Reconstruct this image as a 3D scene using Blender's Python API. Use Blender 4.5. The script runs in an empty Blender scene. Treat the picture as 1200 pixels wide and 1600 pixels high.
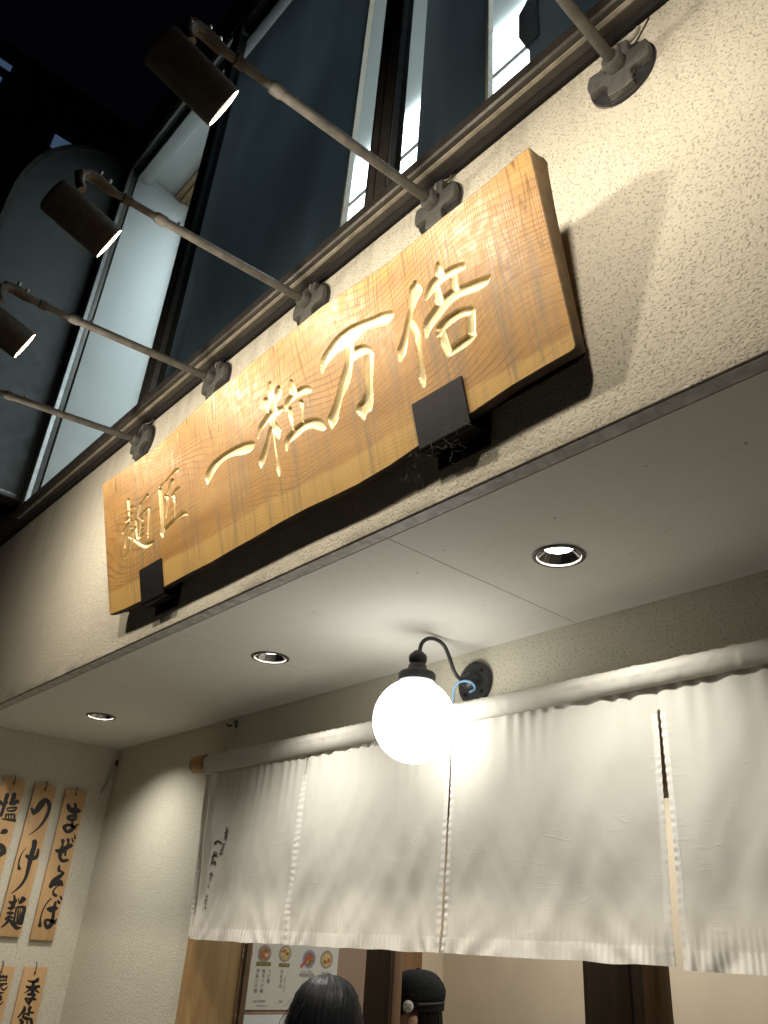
import bpy, bmesh, math, random
import numpy as np
from mathutils import Vector, Matrix, noise, geometry
random.seed(7)
R = math.radians
S = bpy.context.scene
COL = S.collection

# ------------------------------------------------------------------ camera
cam_d = bpy.data.cameras.new("camera")
cam = bpy.data.objects.new("camera", cam_d)
COL.objects.link(cam)
cam.location = (0, 0, 1.6)
cam.rotation_euler = (R(119.16716), R(-2.76669), R(46.81596))
cam_d.sensor_fit = 'VERTICAL'
cam_d.sensor_height = 36.0
cam_d.lens = 36.0 * 1269.307 / 1600
cam_d.shift_x = -(646.50 - 600) / 1600
cam_d.shift_y = -(800 - 777.645) / 1600
cam_d.clip_start = 0.05
cam_d.clip_end = 500
S.camera = cam

# ------------------------------------------------------------------ night sky
world = bpy.data.worlds.new("World")
S.world = world
world.use_nodes = True
wn = world.node_tree
wn.nodes.clear()
w_out = wn.nodes.new('ShaderNodeOutputWorld')
w_bg = wn.nodes.new('ShaderNodeBackground')
w_bg.inputs['Color'].default_value = (0.45, 0.6, 1.0, 1)
w_bg.inputs['Strength'].default_value = 0.0012
wn.links.new(w_bg.outputs[0], w_out.inputs[0])

S.view_settings.view_transform = 'Standard'
S.view_settings.look = 'None'
S.view_settings.exposure = 0.12
S.view_settings.gamma = 1.0
S.view_settings.use_curve_mapping = False
S.render.engine = 'CYCLES'
S.cycles.use_denoising = True
S.cycles.max_bounces = 8
S.cycles.diffuse_bounces = 5
S.cycles.glossy_bounces = 4
S.cycles.transparent_max_bounces = 10
S.cycles.sample_clamp_indirect = 4.0
S.cycles.caustics_reflective = False
S.cycles.caustics_refractive = False

# lamp strengths (all seen lit, but for the unseen one inside the shop)
SPOT_W = 8.0
DOWN_W = 7.5
GLOBE_L = 7.5
SHOP_W = 21.0
UP_W = 150.0
WARM = (1.0, 0.89, 0.73)
SOFT = (1.0, 0.965, 0.88)
COOL = (0.86, 0.97, 1.0)

# ------------------------------------------------------------------ materials
def mat(name):
    m = bpy.data.materials.new(name)
    m.use_nodes = True
    return m, m.node_tree, m.node_tree.nodes['Principled BSDF']
def nd(t, kind, **kw):
    n = t.nodes.new(kind)
    for k, v in kw.items():
        if k in n.inputs: n.inputs[k].default_value = v
        else: setattr(n, k, v)
    return n
def coords(t, scale=(1, 1, 1), rot=(0, 0, 0)):
    tc = nd(t, 'ShaderNodeTexCoord')
    mp = nd(t, 'ShaderNodeMapping')
    mp.inputs['Scale'].default_value = scale
    mp.inputs['Rotation'].default_value = rot
    t.links.new(tc.outputs['Object'], mp.inputs['Vector'])
    return mp.outputs[0]
def noise_n(t, vec, scale, detail=3, rough=0.55, dist=0.0):
    n = nd(t, 'ShaderNodeTexNoise')
    n.inputs['Scale'].default_value = scale
    n.inputs['Detail'].default_value = detail
    n.inputs['Roughness'].default_value = rough
    n.inputs['Distortion'].default_value = dist
    t.links.new(vec, n.inputs['Vector'])
    return n.outputs['Fac']
def ramp(t, fac, stops):
    r = nd(t, 'ShaderNodeValToRGB')
    e = r.color_ramp.elements
    while len(e) > 1: e.remove(e[-1])
    e[0].position = stops[0][0]; c = stops[0][1]
    e[0].color = (c, c, c, 1) if isinstance(c, (int, float)) else (*c, 1)
    for p, c in stops[1:]:
        x = e.new(p)
        x.color = (c, c, c, 1) if isinstance(c, (int, float)) else (*c, 1)
    t.links.new(fac, r.inputs[0])
    return r.outputs['Color']
def mixc(t, fac, a, b, mode='MIX'):
    m = nd(t, 'ShaderNodeMix', data_type='RGBA', blend_type=mode)
    for sock, v in ((m.inputs[0], fac), (m.inputs[6], a), (m.inputs[7], b)):
        if isinstance(v, (int, float)): sock.default_value = v
        elif isinstance(v, tuple): sock.default_value = (*v, 1)
        else: t.links.new(v, sock)
    return m.outputs[2]
def math_n(t, op, a, b=0.0, clamp=False):
    m = nd(t, 'ShaderNodeMath', operation=op, use_clamp=clamp)
    for s, v in ((m.inputs[0], a), (m.inputs[1], b)):
        if isinstance(v, (int, float)): s.default_value = v
        else: t.links.new(v, s)
    return m.outputs[0]
def bump(t, b, h, strength=0.5, dist=0.002, prev=None):
    n = nd(t, 'ShaderNodeBump')
    n.inputs['Strength'].default_value = strength
    n.inputs['Distance'].default_value = dist
    t.links.new(h, n.inputs['Height'])
    if prev is not None: t.links.new(prev, n.inputs['Normal'])
    t.links.new(n.outputs[0], b.inputs['Normal'])
    return n.outputs[0]
def plain(name, c, rough=0.5, metal=0.0, var=0.12, scale=20, bmp=0.15, bdist=0.0008, spec=0.5):
    m, t, b = mat(name)
    v = coords(t)
    f = noise_n(t, v, scale, 4)
    lo = tuple(x * (1 - var) for x in c); hi = tuple(min(1, x * (1 + var)) for x in c)
    t.links.new(ramp(t, f, [(0.3, lo), (0.7, hi)]), b.inputs['Base Color'])
    f2 = noise_n(t, v, scale * 3.1, 3)
    t.links.new(ramp(t, f2, [(0.3, max(0.02, rough - 0.09)), (0.7, min(1, rough + 0.09))]), b.inputs['Roughness'])
    b.inputs['Metallic'].default_value = metal
    b.inputs['Specular IOR Level'].default_value = spec
    if bmp: bump(t, b, f2, bmp, bdist)
    return m
def stucco(name, c, pit=0.6, scale=75, rough=0.92, streaks=False):
    m, t, b = mat(name)
    v = coords(t)
    big = noise_n(t, v, 1.3, 3)
    med = noise_n(t, v, 9, 4)
    base = mixc(t, math_n(t, 'MULTIPLY', big, 0.5), tuple(x * 1.06 for x in c), tuple(x * 0.86 for x in c))
    base = mixc(t, math_n(t, 'MULTIPLY', med, 0.25), base, tuple(x * 0.82 for x in c))
    v2 = coords(t, (1, 1, 1.35))
    p = noise_n(t, v2, scale, 2.0, 0.5, 0.0)
    pits = ramp(t, p, [(0.345, 0.0), (0.415, 1.0)])
    lump = noise_n(t, v2, scale * 0.55, 3)
    h = math_n(t, 'ADD', math_n(t, 'MULTIPLY', pits, 0.7), math_n(t, 'MULTIPLY', lump, 0.9))
    pit_dark = math_n(t, 'MULTIPLY', math_n(t, 'SUBTRACT', 1.0, pits), 0.55)  # pits are darkened in the colour as well as sunk in the relief
    if streaks:      # rain stains hanging below the window sill, and broad dusty patches
        sp = nd(t, 'ShaderNodeSeparateXYZ'); t.links.new(v, sp.inputs[0])
        below = ramp(t, math_n(t, 'SUBTRACT', 3.80, sp.outputs[2]), [(0.0, 1.0), (0.10, 0.75), (0.45, 0.15), (0.8, 0.0)])
        sk = ramp(t, noise_n(t, coords(t, (14, 1, 0.7)), 1.0, 4, 0.6), [(0.48, 0.0), (0.66, 1.0)])
        base = mixc(t, math_n(t, 'MULTIPLY', math_n(t, 'MULTIPLY', sk, below), 0.42), base, tuple(x * 0.45 for x in c))
        lowr = ramp(t, math_n(t, 'SUBTRACT', sp.outputs[2], 2.574), [(0.0, 1.0), (0.03, 0.4), (0.09, 0.0)])
        gk = ramp(t, noise_n(t, coords(t, (5, 1, 9)), 1.0, 4, 0.6), [(0.42, 0.0), (0.62, 1.0)])
        base = mixc(t, math_n(t, 'MULTIPLY', math_n(t, 'MULTIPLY', gk, lowr), 0.6), base, tuple(x * 0.3 for x in c))
        pt = ramp(t, noise_n(t, v, 3.1, 5, 0.65), [(0.5, 0.0), (0.72, 1.0)])
        base = mixc(t, math_n(t, 'MULTIPLY', pt, 0.25), base, tuple(x * 0.72 for x in c))
    t.links.new(mixc(t, pit_dark, base, tuple(x * 0.35 for x in c)), b.inputs['Base Color'])
    b.inputs['Roughness'].default_value = rough
    b.inputs['Specular IOR Level'].default_value = 0.2
    bump(t, b, h, pit, 0.0055)
    return m
def emis(name, c, s):
    m, t, b = mat(name)
    b.inputs['Base Color'].default_value = (*c, 1)
    b.inputs['Emission Color'].default_value = (*c, 1)
    b.inputs['Emission Strength'].default_value = s
    return m
def wood(name, light, dark, axis='Z', scale=1.0, rough=0.6, lines=1.0):
    m, t, b = mat(name)
    sc = {'X': (0.6, 9, 9), 'Y': (9, 0.6, 9), 'Z': (9, 9, 0.6)}[axis]
    v = coords(t, tuple(x * scale for x in sc))
    a = noise_n(t, v, 3.0, 5, 0.6, 0.8)
    v2 = coords(t, tuple(x * scale * 4 for x in sc))
    g = noise_n(t, v2, 6.0, 3, 0.6)
    c1 = ramp(t, a, [(0.3, light), (0.52, tuple((p + q) / 2 for p, q in zip(light, dark))), (0.72, dark)])
    c2 = mixc(t, math_n(t, 'MULTIPLY', ramp(t, g, [(0.45, 0.0), (0.7, 1.0)]), 0.35 * lines), c1, tuple(x * 0.6 for x in dark))
    t.links.new(c2, b.inputs['Base Color'])
    b.inputs['Roughness'].default_value = rough
    bump(t, b, g, 0.2, 0.0006)
    return m

M = {}
M['stucco'] = stucco('cream_stucco', (0.63, 0.585, 0.475), scale=135, streaks=True)
M['stucco_in'] = stucco('entrance_stucco', (0.64, 0.60, 0.49), pit=0.4, scale=120)
M['stucco_side'] = stucco('side_stucco', (0.60, 0.56, 0.465), pit=0.3, scale=110)
def soffit_mat():
    m, t, b = mat('painted_soffit_board')
    v = coords(t)
    a = noise_n(t, v, 1.1, 3); c = noise_n(t, v, 14, 4); s = noise_n(t, v, 55, 2)
    col = mixc(t, math_n(t, 'MULTIPLY', a, 0.4), (0.70, 0.695, 0.64), (0.63, 0.62, 0.57))
    col = mixc(t, math_n(t, 'MULTIPLY', ramp(t, c, [(0.55, 0.0), (0.75, 1.0)]), 0.18), col, (0.47, 0.46, 0.43))
    col = mixc(t, math_n(t, 'MULTIPLY', ramp(t, s, [(0.70, 0.0), (0.78, 1.0)]), 0.4), col, (0.20, 0.19, 0.17))
    t.links.new(col, b.inputs['Base Color'])
    b.inputs['Roughness'].default_value = 0.75
    bump(t, b, c, 0.08, 0.003)
    return m
M['soffit'] = soffit_mat()
M['trim'] = plain('weathered_trim', (0.42, 0.41, 0.38), 0.6, 0, 0.35, 30, 0.3)
def cedar():
    """board face: object X runs along the board, Y up the face, Z out of it"""
    m, t, b = mat('carved_board_wood')
    v = coords(t)
    warp = noise_n(t, coords(t, (0.8, 1.5, 1)), 1.5, 1.5, 0.4)
    sep = nd(t, 'ShaderNodeSeparateXYZ'); t.links.new(v, sep.inputs[0])
    X, Y = sep.outputs[0], sep.outputs[1]
    # growth rings: tight, slightly wavy, rising to the right end
    ph = math_n(t, 'ADD', math_n(t, 'ADD', math_n(t, 'MULTIPLY', Y, 60.0), math_n(t, 'MULTIPLY', X, -2.0)), math_n(t, 'MULTIPLY', warp, 26.0))
    ph = math_n(t, 'ADD', ph, math_n(t, 'MULTIPLY', noise_n(t, coords(t, (5, 40, 1)), 1.0, 3), 0.9))
    ring = math_n(t, 'FRACT', ph)
    line = ramp(t, ring, [(0.0, 0.0), (0.62, 0.05), (0.88, 0.5), (0.945, 1.0), (1.0, 0.0)])
    strength = ramp(t, noise_n(t, coords(t, (1.1, 2.4, 1)), 2.4, 3), [(0.38, 0.05), (0.62, 0.95)])
    hue = noise_n(t, coords(t, (0.8, 5, 1)), 2.0, 4)
    base = ramp(t, hue, [(0.28, (0.37, 0.195, 0.058)), (0.5, (0.48, 0.265, 0.082)), (0.74, (0.56, 0.335, 0.115))])
    col = mixc(t, math_n(t, 'MULTIPLY', line, strength), base, (0.14, 0.058, 0.018))
    fine = noise_n(t, coords(t, (12, 420, 1)), 1.0, 2)
    col = mixc(t, math_n(t, 'MULTIPLY', ramp(t, fine, [(0.45, 0.0), (0.7, 1.0)]), 0.16), col, (0.33, 0.17, 0.06))
    # paler sapwood towards both live edges
    sap = noise_n(t, coords(t, (1.4, 0.2, 1)), 1.5, 2)
    lowe = math_n(t, 'SUBTRACT', math_n(t, 'ADD', 0.015, math_n(t, 'MULTIPLY', sap, 0.06)), Y)
    lowm = math_n(t, 'MULTIPLY', lowe, 90.0, True)
    col = mixc(t, math_n(t, 'MULTIPLY', lowm, 0.7), col, (0.62, 0.40, 0.13))
    # cross-grain saw marks in patches, mostly high on the face
    xs = math_n(t, 'ADD', math_n(t, 'MULTIPLY', X, 82.0), math_n(t, 'MULTIPLY', noise_n(t, coords(t, (7, 0.6, 1)), 2.0, 2), 12.0))
    saw = ramp(t, math_n(t, 'FRACT', xs), [(0.0, 0.0), (0.5, 0.0), (0.72, 1.0), (0.95, 0.0)])
    sawm = ramp(t, noise_n(t, coords(t, (3.2, 2.2, 1)), 1.6, 4, 0.6), [(0.34, 0.15), (0.52, 1.0)])
    high = math_n(t, 'ADD', math_n(t, 'MULTIPLY', Y, 2.2), -0.10, True)
    sawf = math_n(t, 'MULTIPLY', math_n(t, 'MULTIPLY', saw, sawm), math_n(t, 'MULTIPLY', high, 0.95))
    col = mixc(t, sawf, col, (0.17, 0.085, 0.03))
    # grey rain streaks running down the face
    st = noise_n(t, coords(t, (46, 1.6, 1)), 1.0, 5, 0.7)
    stm = ramp(t, st, [(0.46, 0.0), (0.62, 1.0)])
    stx = ramp(t, noise_n(t, coords(t, (5.5, 0.7, 1)), 1.3, 3), [(0.44, 0.0), (0.56, 1.0)])
    gr = math_n(t, 'MULTIPLY', math_n(t, 'MULTIPLY', stm, stx), ramp(t, Y, [(0.0, 0.80), (0.22, 0.62), (0.42, 0.2), (0.5, 0.08)]))
    col = mixc(t, gr, col, (0.20, 0.165, 0.115))
    # pale, weathered blotches
    bl = ramp(t, noise_n(t, coords(t, (5, 3.5, 1)), 2.0, 5, 0.65), [(0.60, 0.0), (0.72, 1.0)])
    col = mixc(t, math_n(t, 'MULTIPLY', bl, 0.28), col, (0.60, 0.44, 0.22))
    t.links.new(col, b.inputs['Base Color'])
    t.links.new(ramp(t, noise_n(t, v, 30, 3), [(0.3, 0.34), (0.7, 0.52)]), b.inputs['Roughness'])
    b.inputs['Specular IOR Level'].default_value = 0.28
    hh = math_n(t, 'ADD', math_n(t, 'MULTIPLY', line, -0.6), math_n(t, 'MULTIPLY', sawf, -0.9))
    bump(t, b, hh, 0.35, 0.0012)
    return m
M['cedar'] = cedar()
def edge_wood():
    m, t, b = mat('board_edge_wood')
    v = coords(t, (0.8, 10, 10))
    a = noise_n(t, v, 2.6, 5, 0.6, 0.6)
    k = noise_n(t, coords(t, (3, 3, 3)), 2.2, 5, 0.65)
    col = ramp(t, a, [(0.3, (0.24, 0.155, 0.072)), (0.7, (0.15, 0.092, 0.042))])  # dimness of the barely lit end face is put into this wood tone
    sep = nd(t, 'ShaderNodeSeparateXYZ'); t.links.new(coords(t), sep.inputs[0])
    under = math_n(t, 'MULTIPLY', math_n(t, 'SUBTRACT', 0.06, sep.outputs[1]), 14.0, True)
    under_dark = math_n(t, 'MULTIPLY', under, ramp(t, k, [(0.3, 0.55), (0.55, 1.0)]))
    col = mixc(t, under_dark, col, (0.035, 0.027, 0.02))  # edge colour darkens unevenly towards the underside
    t.links.new(col, b.inputs['Base Color'])
    b.inputs['Roughness'].default_value = 0.75
    bump(t, b, k, 0.4, 0.004)
    return m
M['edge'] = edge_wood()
def gold():
    m, t, b = mat('gold_leaf')
    v = coords(t)
    a = noise_n(t, v, 22, 4); c = noise_n(t, v, 160, 3)
    t.links.new(ramp(t, a, [(0.3, (0.86, 0.66, 0.33)), (0.7, (0.93, 0.77, 0.45))]), b.inputs['Base Color'])
    b.inputs['Metallic'].default_value = 0.3
    t.links.new(ramp(t, c, [(0.3, 0.26), (0.7, 0.44)]), b.inputs['Roughness'])
    bump(t, b, c, 0.12, 0.0008)
    return m
M['gold'] = gold()
M['black_steel'] = plain('black_painted_steel', (0.011, 0.011, 0.011), 0.5, 0.0, 0.3, 40, 0.25, spec=0.25)
M['lamp_black'] = plain('black_cast_metal', (0.022, 0.023, 0.024), 0.42, 0.0, 0.25, 60, 0.2)
M['flange'] = plain('grey_cast_flange', (0.075, 0.073, 0.066), 0.55, 0.0, 0.2, 60, 0.3)
M['can'] = plain('dusty_bronze_can', (0.06, 0.052, 0.042), 0.55, 0.2, 0.3, 35, 0.25)
M['pipe'] = plain('dusty_grey_pipe', (0.078, 0.073, 0.064), 0.6, 0.0, 0.4, 26, 0.4, 0.0012)
M['bolt'] = plain('zinc_bolt', (0.36, 0.33, 0.28), 0.4, 0.8, 0.3, 90, 0.2)
M['cable'] = plain('grey_cable', (0.36, 0.33, 0.28), 0.6)
M['cable_dark'] = plain('dark_cable', (0.06, 0.05, 0.045), 0.6)
M['blue'] = plain('pale_blue_cable', (0.16, 0.33, 0.52), 0.5)
M['white_pl'] = plain('white_plastic', (0.75, 0.75, 0.73), 0.4)
M['bronze'] = plain('dark_bronze_aluminium', (0.055, 0.048, 0.040), 0.42, 0.3, 0.25, 18, 0.2)
M['bronze_dusty'] = plain('dusty_aluminium_ledge', (0.30, 0.265, 0.205), 0.7, 0.0, 0.3, 24, 0.3)
M['rubber'] = plain('black_gasket', (0.012, 0.012, 0.012), 0.6)
M['alu'] = plain('aluminium_strip', (0.30, 0.30, 0.295), 0.4, 0.7, 0.15, 30, 0.1)
M['blade'] = plain('grey_sign_panel', (0.038, 0.041, 0.041), 0.6, 0.0, 0.15, 5, 0.1)
M['frame_dk'] = plain('dark_sign_frame', (0.035, 0.035, 0.033), 0.5, 0.0, 0.3)
M['room_white'] = plain('white_room_paint', (0.70, 0.72, 0.71), 0.8, 0, 0.04, 3, 0.05)
M['board_dk'] = plain('dark_blue_board', (0.27, 0.31, 0.35), 0.5, 0, 0.25, 2.5, 0.1)
def dim_panel():
    m, t, b = mat('dark_blue_translucent_panel')
    out = [n for n in t.nodes if n.type == 'OUTPUT_MATERIAL'][0]
    f = noise_n(t, coords(t, (1.1, 1, 0.3)), 1.3, 3)
    t.links.new(ramp(t, f, [(0.3, (0.03, 0.04, 0.05)), (0.7, (0.06, 0.075, 0.09))]), b.inputs['Base Color'])
    tl = nd(t, 'ShaderNodeBsdfTranslucent')
    t.links.new(ramp(t, f, [(0.3, (0.075, 0.082, 0.086)), (0.7, (0.135, 0.155, 0.17))]), tl.inputs[0])
    mx = nd(t, 'ShaderNodeAddShader')
    t.links.new(b.outputs[0], mx.inputs[0]); t.links.new(tl.outputs[0], mx.inputs[1])
    t.links.new(mx.outputs[0], out.inputs[0])
    return m
M['board_dk'] = dim_panel()
M['beige_edge'] = plain('beige_board_edge', (0.48, 0.40, 0.30), 0.6, 0, 0.1)
M['trimwood'] = wood('room_trim_wood', (0.44, 0.30, 0.16), (0.26, 0.16, 0.08), 'X')
M['jamb'] = wood('door_frame_wood', (0.42, 0.26, 0.11), (0.30, 0.175, 0.07), 'Z')
M['darkwood'] = wood('dark_door_wood', (0.10, 0.068, 0.036), (0.05, 0.033, 0.018), 'Z')
M['midwood'] = wood('brown_door_wood', (0.20, 0.115, 0.055), (0.13, 0.07, 0.032), 'Z')
M['jamb2'] = wood('brown_inner_frame_wood', (0.26, 0.15, 0.065), (0.18, 0.10, 0.042), 'Z')
M['shop_wall'] = plain('tan_shop_wall', (0.58, 0.50, 0.38), 0.85, 0, 0.06, 4, 0.1)
M['shop_pink'] = plain('brown_plaster_wall', (0.36, 0.24, 0.18), 0.85, 0, 0.08, 6, 0.1)
M['floor'] = plain('grey_shop_floor', (0.22, 0.20, 0.17), 0.5, 0, 0.15, 8, 0.1)
M['asphalt'] = plain('dark_asphalt', (0.05, 0.05, 0.05), 0.85, 0, 0.3, 60, 0.5, 0.004)
M['paving'] = plain('pale_paving', (0.44, 0.42, 0.38), 0.8, 0, 0.2, 20, 0.3, 0.002)
M['plaque'] = wood('menu_plaque_wood', (0.58, 0.365, 0.175), (0.46, 0.28, 0.125), 'Z', 1.2, 0.6, 0.5)
M['ink'] = plain('black_ink', (0.012, 0.011, 0.011), 0.45, 0, 0.2, 80, 0)
M['rod_wood'] = wood('rod_end_wood', (0.46, 0.25, 0.09), (0.32, 0.16, 0.055), 'X')
M['dark_end'] = plain('dark_rod_cap', (0.09, 0.055, 0.03), 0.6)
M['web'] = plain('dusty_cobweb', (0.22, 0.20, 0.17), 0.9, 0, 0.1, 50, 0)
M['hook'] = plain('black_wall_hook', (0.03, 0.03, 0.03), 0.5)
M['cord'] = plain('pale_frayed_cord', (0.42, 0.40, 0.35), 0.9)
M['reflector'] = plain('silver_reflector', (0.42, 0.41, 0.39), 0.10, 1.0, 0.1, 30, 0)
M['screw'] = plain('painted_screw', (0.46, 0.45, 0.42), 0.6)
M['rim'] = plain('dark_downlight_rim', (0.045, 0.042, 0.038), 0.5)
M['globe'] = emis('lit_opal_globe', (1.0, 0.975, 0.91), GLOBE_L)
M['lens'] = emis('lit_spot_lens', (1.0, 0.90, 0.74), 30)
M['downlens'] = emis('lit_downlight_lens', (1.0, 0.95, 0.86), 12)
M['shoplens'] = emis('lit_shop_panel', (1.0, 0.95, 0.86), 2.0)
M['tube'] = emis('lit_fluorescent_panel', (0.88, 0.97, 1.0), 5.5)
M['farlit'] = emis('dim_blue_lit_window', (0.30, 0.50, 0.85), 0.11)
M['far_wall'] = plain('far_concrete', (0.16, 0.16, 0.16), 0.9)
M['paper'] = plain('poster_paper', (0.66, 0.63, 0.58), 0.6, 0, 0.03, 5, 0)
M['bowl_red'] = plain('soup_print_brown', (0.36, 0.16, 0.08), 0.6, 0, 0.5, 60, 0)
M['bowl_rim'] = plain('bowl_print_grey', (0.34, 0.27, 0.26), 0.6, 0, 0.2, 60, 0)
M['bowl_blue'] = plain('bowl_print_blue', (0.25, 0.30, 0.42), 0.6, 0, 0.2, 60, 0)
M['egg'] = plain('topping_print', (0.60, 0.42, 0.16), 0.6, 0, 0.5, 90, 0)
M['olive'] = plain('olive_print', (0.22, 0.17, 0.06), 0.6, 0, 0.1, 60, 0)
M['redp'] = plain('red_print', (0.50, 0.09, 0.08), 0.6, 0, 0.1, 60, 0)
M['greyink'] = plain('faded_grey_ink', (0.16, 0.145, 0.13), 0.6, 0, 0.1, 60, 0)
def cloth_mat(name, c, tr):
    m, t, b = mat(name)
    out = [n for n in t.nodes if n.type == 'OUTPUT_MATERIAL'][0]
    v = coords(t)
    a = noise_n(t, v, 2.2, 4)
    col = mixc(t, math_n(t, 'MULTIPLY', a, 0.5), c, tuple(x * 0.92 for x in c))
    t.links.new(col, b.inputs['Base Color'])
    b.inputs['Roughness'].default_value = 0.75
    b.inputs['Sheen Weight'].default_value = 0.15
    b.inputs['Specular IOR Level'].default_value = 0.25
    w1 = noise_n(t, coords(t, (22, 1, 5), (0, R(38), 0)), 1.0, 4, 0.55, 0.5)
    w2 = noise_n(t, coords(t, (26, 1, 4), (0, R(-44), 0)), 1.0, 4, 0.55, 0.5)
    where = ramp(t, noise_n(t, coords(t, (1, 1, 1)), 4.0, 2), [(0.38, 0.0), (0.62, 1.0)])
    fine = noise_n(t, coords(t, (1, 1, 1)), 60, 3)
    h = math_n(t, 'MULTIPLY', mixc(t, where, w1, w2), 0.85)
    h = math_n(t, 'ADD', h, math_n(t, 'MULTIPLY', fine, 0.10))
    for rot, sc, th in ((R(30), 7.0, 0.60), (R(-52), 6.0, 0.58), (R(62), 6.5, 0.60)):      # sparse sharp creases
        q = noise_n(t, coords(t, (0.45, 1, 6.5), (0, rot, 0)), sc * 0.7, 0.6, 0.5, 0.0)
        ln = ramp(t, math_n(t, 'ABSOLUTE', math_n(t, 'SUBTRACT', q, 0.5)), [(0.0, 1.0), (0.016, 0.0)])
        gate = ramp(t, noise_n(t, coords(t, (1, 1, 1), (0, rot, 0)), 5.5, 2), [(th - 0.06, 0.0), (th + 0.05, 1.0)])
        h = math_n(t, 'ADD', h, math_n(t, 'MULTIPLY', math_n(t, 'MULTIPLY', ln, gate), 0.16))
    bump(t, b, h, 0.30, 0.006)
    tl = nd(t, 'ShaderNodeBsdfTranslucent')
    t.links.new(col, tl.inputs[0])
    mx = nd(t, 'ShaderNodeMixShader'); mx.inputs[0].default_value = tr
    t.links.new(b.outputs[0], mx.inputs[1]); t.links.new(tl.outputs[0], mx.inputs[2])
    t.links.new(mx.outputs[0], out.inputs[0])
    return m
M['cloth'] = cloth_mat('noren_cotton', (0.71, 0.68, 0.60), 0.22)
M['hem'] = cloth_mat('noren_hem_cotton', (0.75, 0.72, 0.65), 0.08)
def glass_mat(name, tint, k=1.0):
    m, t, b = mat(name)
    out = [n for n in t.nodes if n.type == 'OUTPUT_MATERIAL'][0]
    tr = nd(t, 'ShaderNodeBsdfTransparent'); tr.inputs[0].default_value = (*tint, 1)
    gl = nd(t, 'ShaderNodeBsdfGlossy'); gl.inputs['Roughness'].default_value = 0.03
    fr = nd(t, 'ShaderNodeFresnel'); fr.inputs['IOR'].default_value = 1.5
    mx = nd(t, 'ShaderNodeMixShader')
    gm = nd(t, 'ShaderNodeNewGeometry')
    front = math_n(t, 'SUBTRACT', 1.0, gm.outputs['Backfacing'])
    t.links.new(math_n(t, 'MULTIPLY', math_n(t, 'MULTIPLY', fr.outputs[0], k), front), mx.inputs[0])
    t.links.new(tr.outputs[0], mx.inputs[1]); t.links.new(gl.outputs[0], mx.inputs[2])
    t.links.new(mx.outputs[0], out.inputs[0])
    return m
M['glass'] = glass_mat('window_glass', (0.90, 0.93, 0.93))
def hair_mat(name, c):
    m, t, b = mat(name)
    s = noise_n(t, coords(t, (55, 55, 1.2)), 3, 4, 0.6, 0.3)
    t.links.new(ramp(t, s, [(0.35, tuple(x * 0.5 for x in c)), (0.7, c)]), b.inputs['Base Color'])
    b.inputs['Roughness'].default_value = 0.42
    b.inputs['Specular IOR Level'].default_value = 0.16
    bump(t, b, s, 0.35, 0.003)
    return m
M['hair'] = hair_mat('black_hair', (0.008, 0.009, 0.011))
M['skin'] = plain('skin', (0.55, 0.33, 0.23), 0.5, 0, 0.06, 30, 0.1)
M['coat'] = plain('dark_navy_cloth', (0.02, 0.022, 0.03), 0.85, 0, 0.2, 60, 0.3)
M['cap'] = plain('black_cap_cotton', (0.016, 0.017, 0.018), 0.95, 0, 0.4, 120, 0.8, 0.002, spec=0.1)
M['shirt'] = plain('black_shirt_cotton', (0.025, 0.024, 0.023), 0.85, 0, 0.2, 80, 0.3)
M['badge'] = plain('white_badge', (0.62, 0.60, 0.52), 0.5, 0, 0.1)

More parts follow.
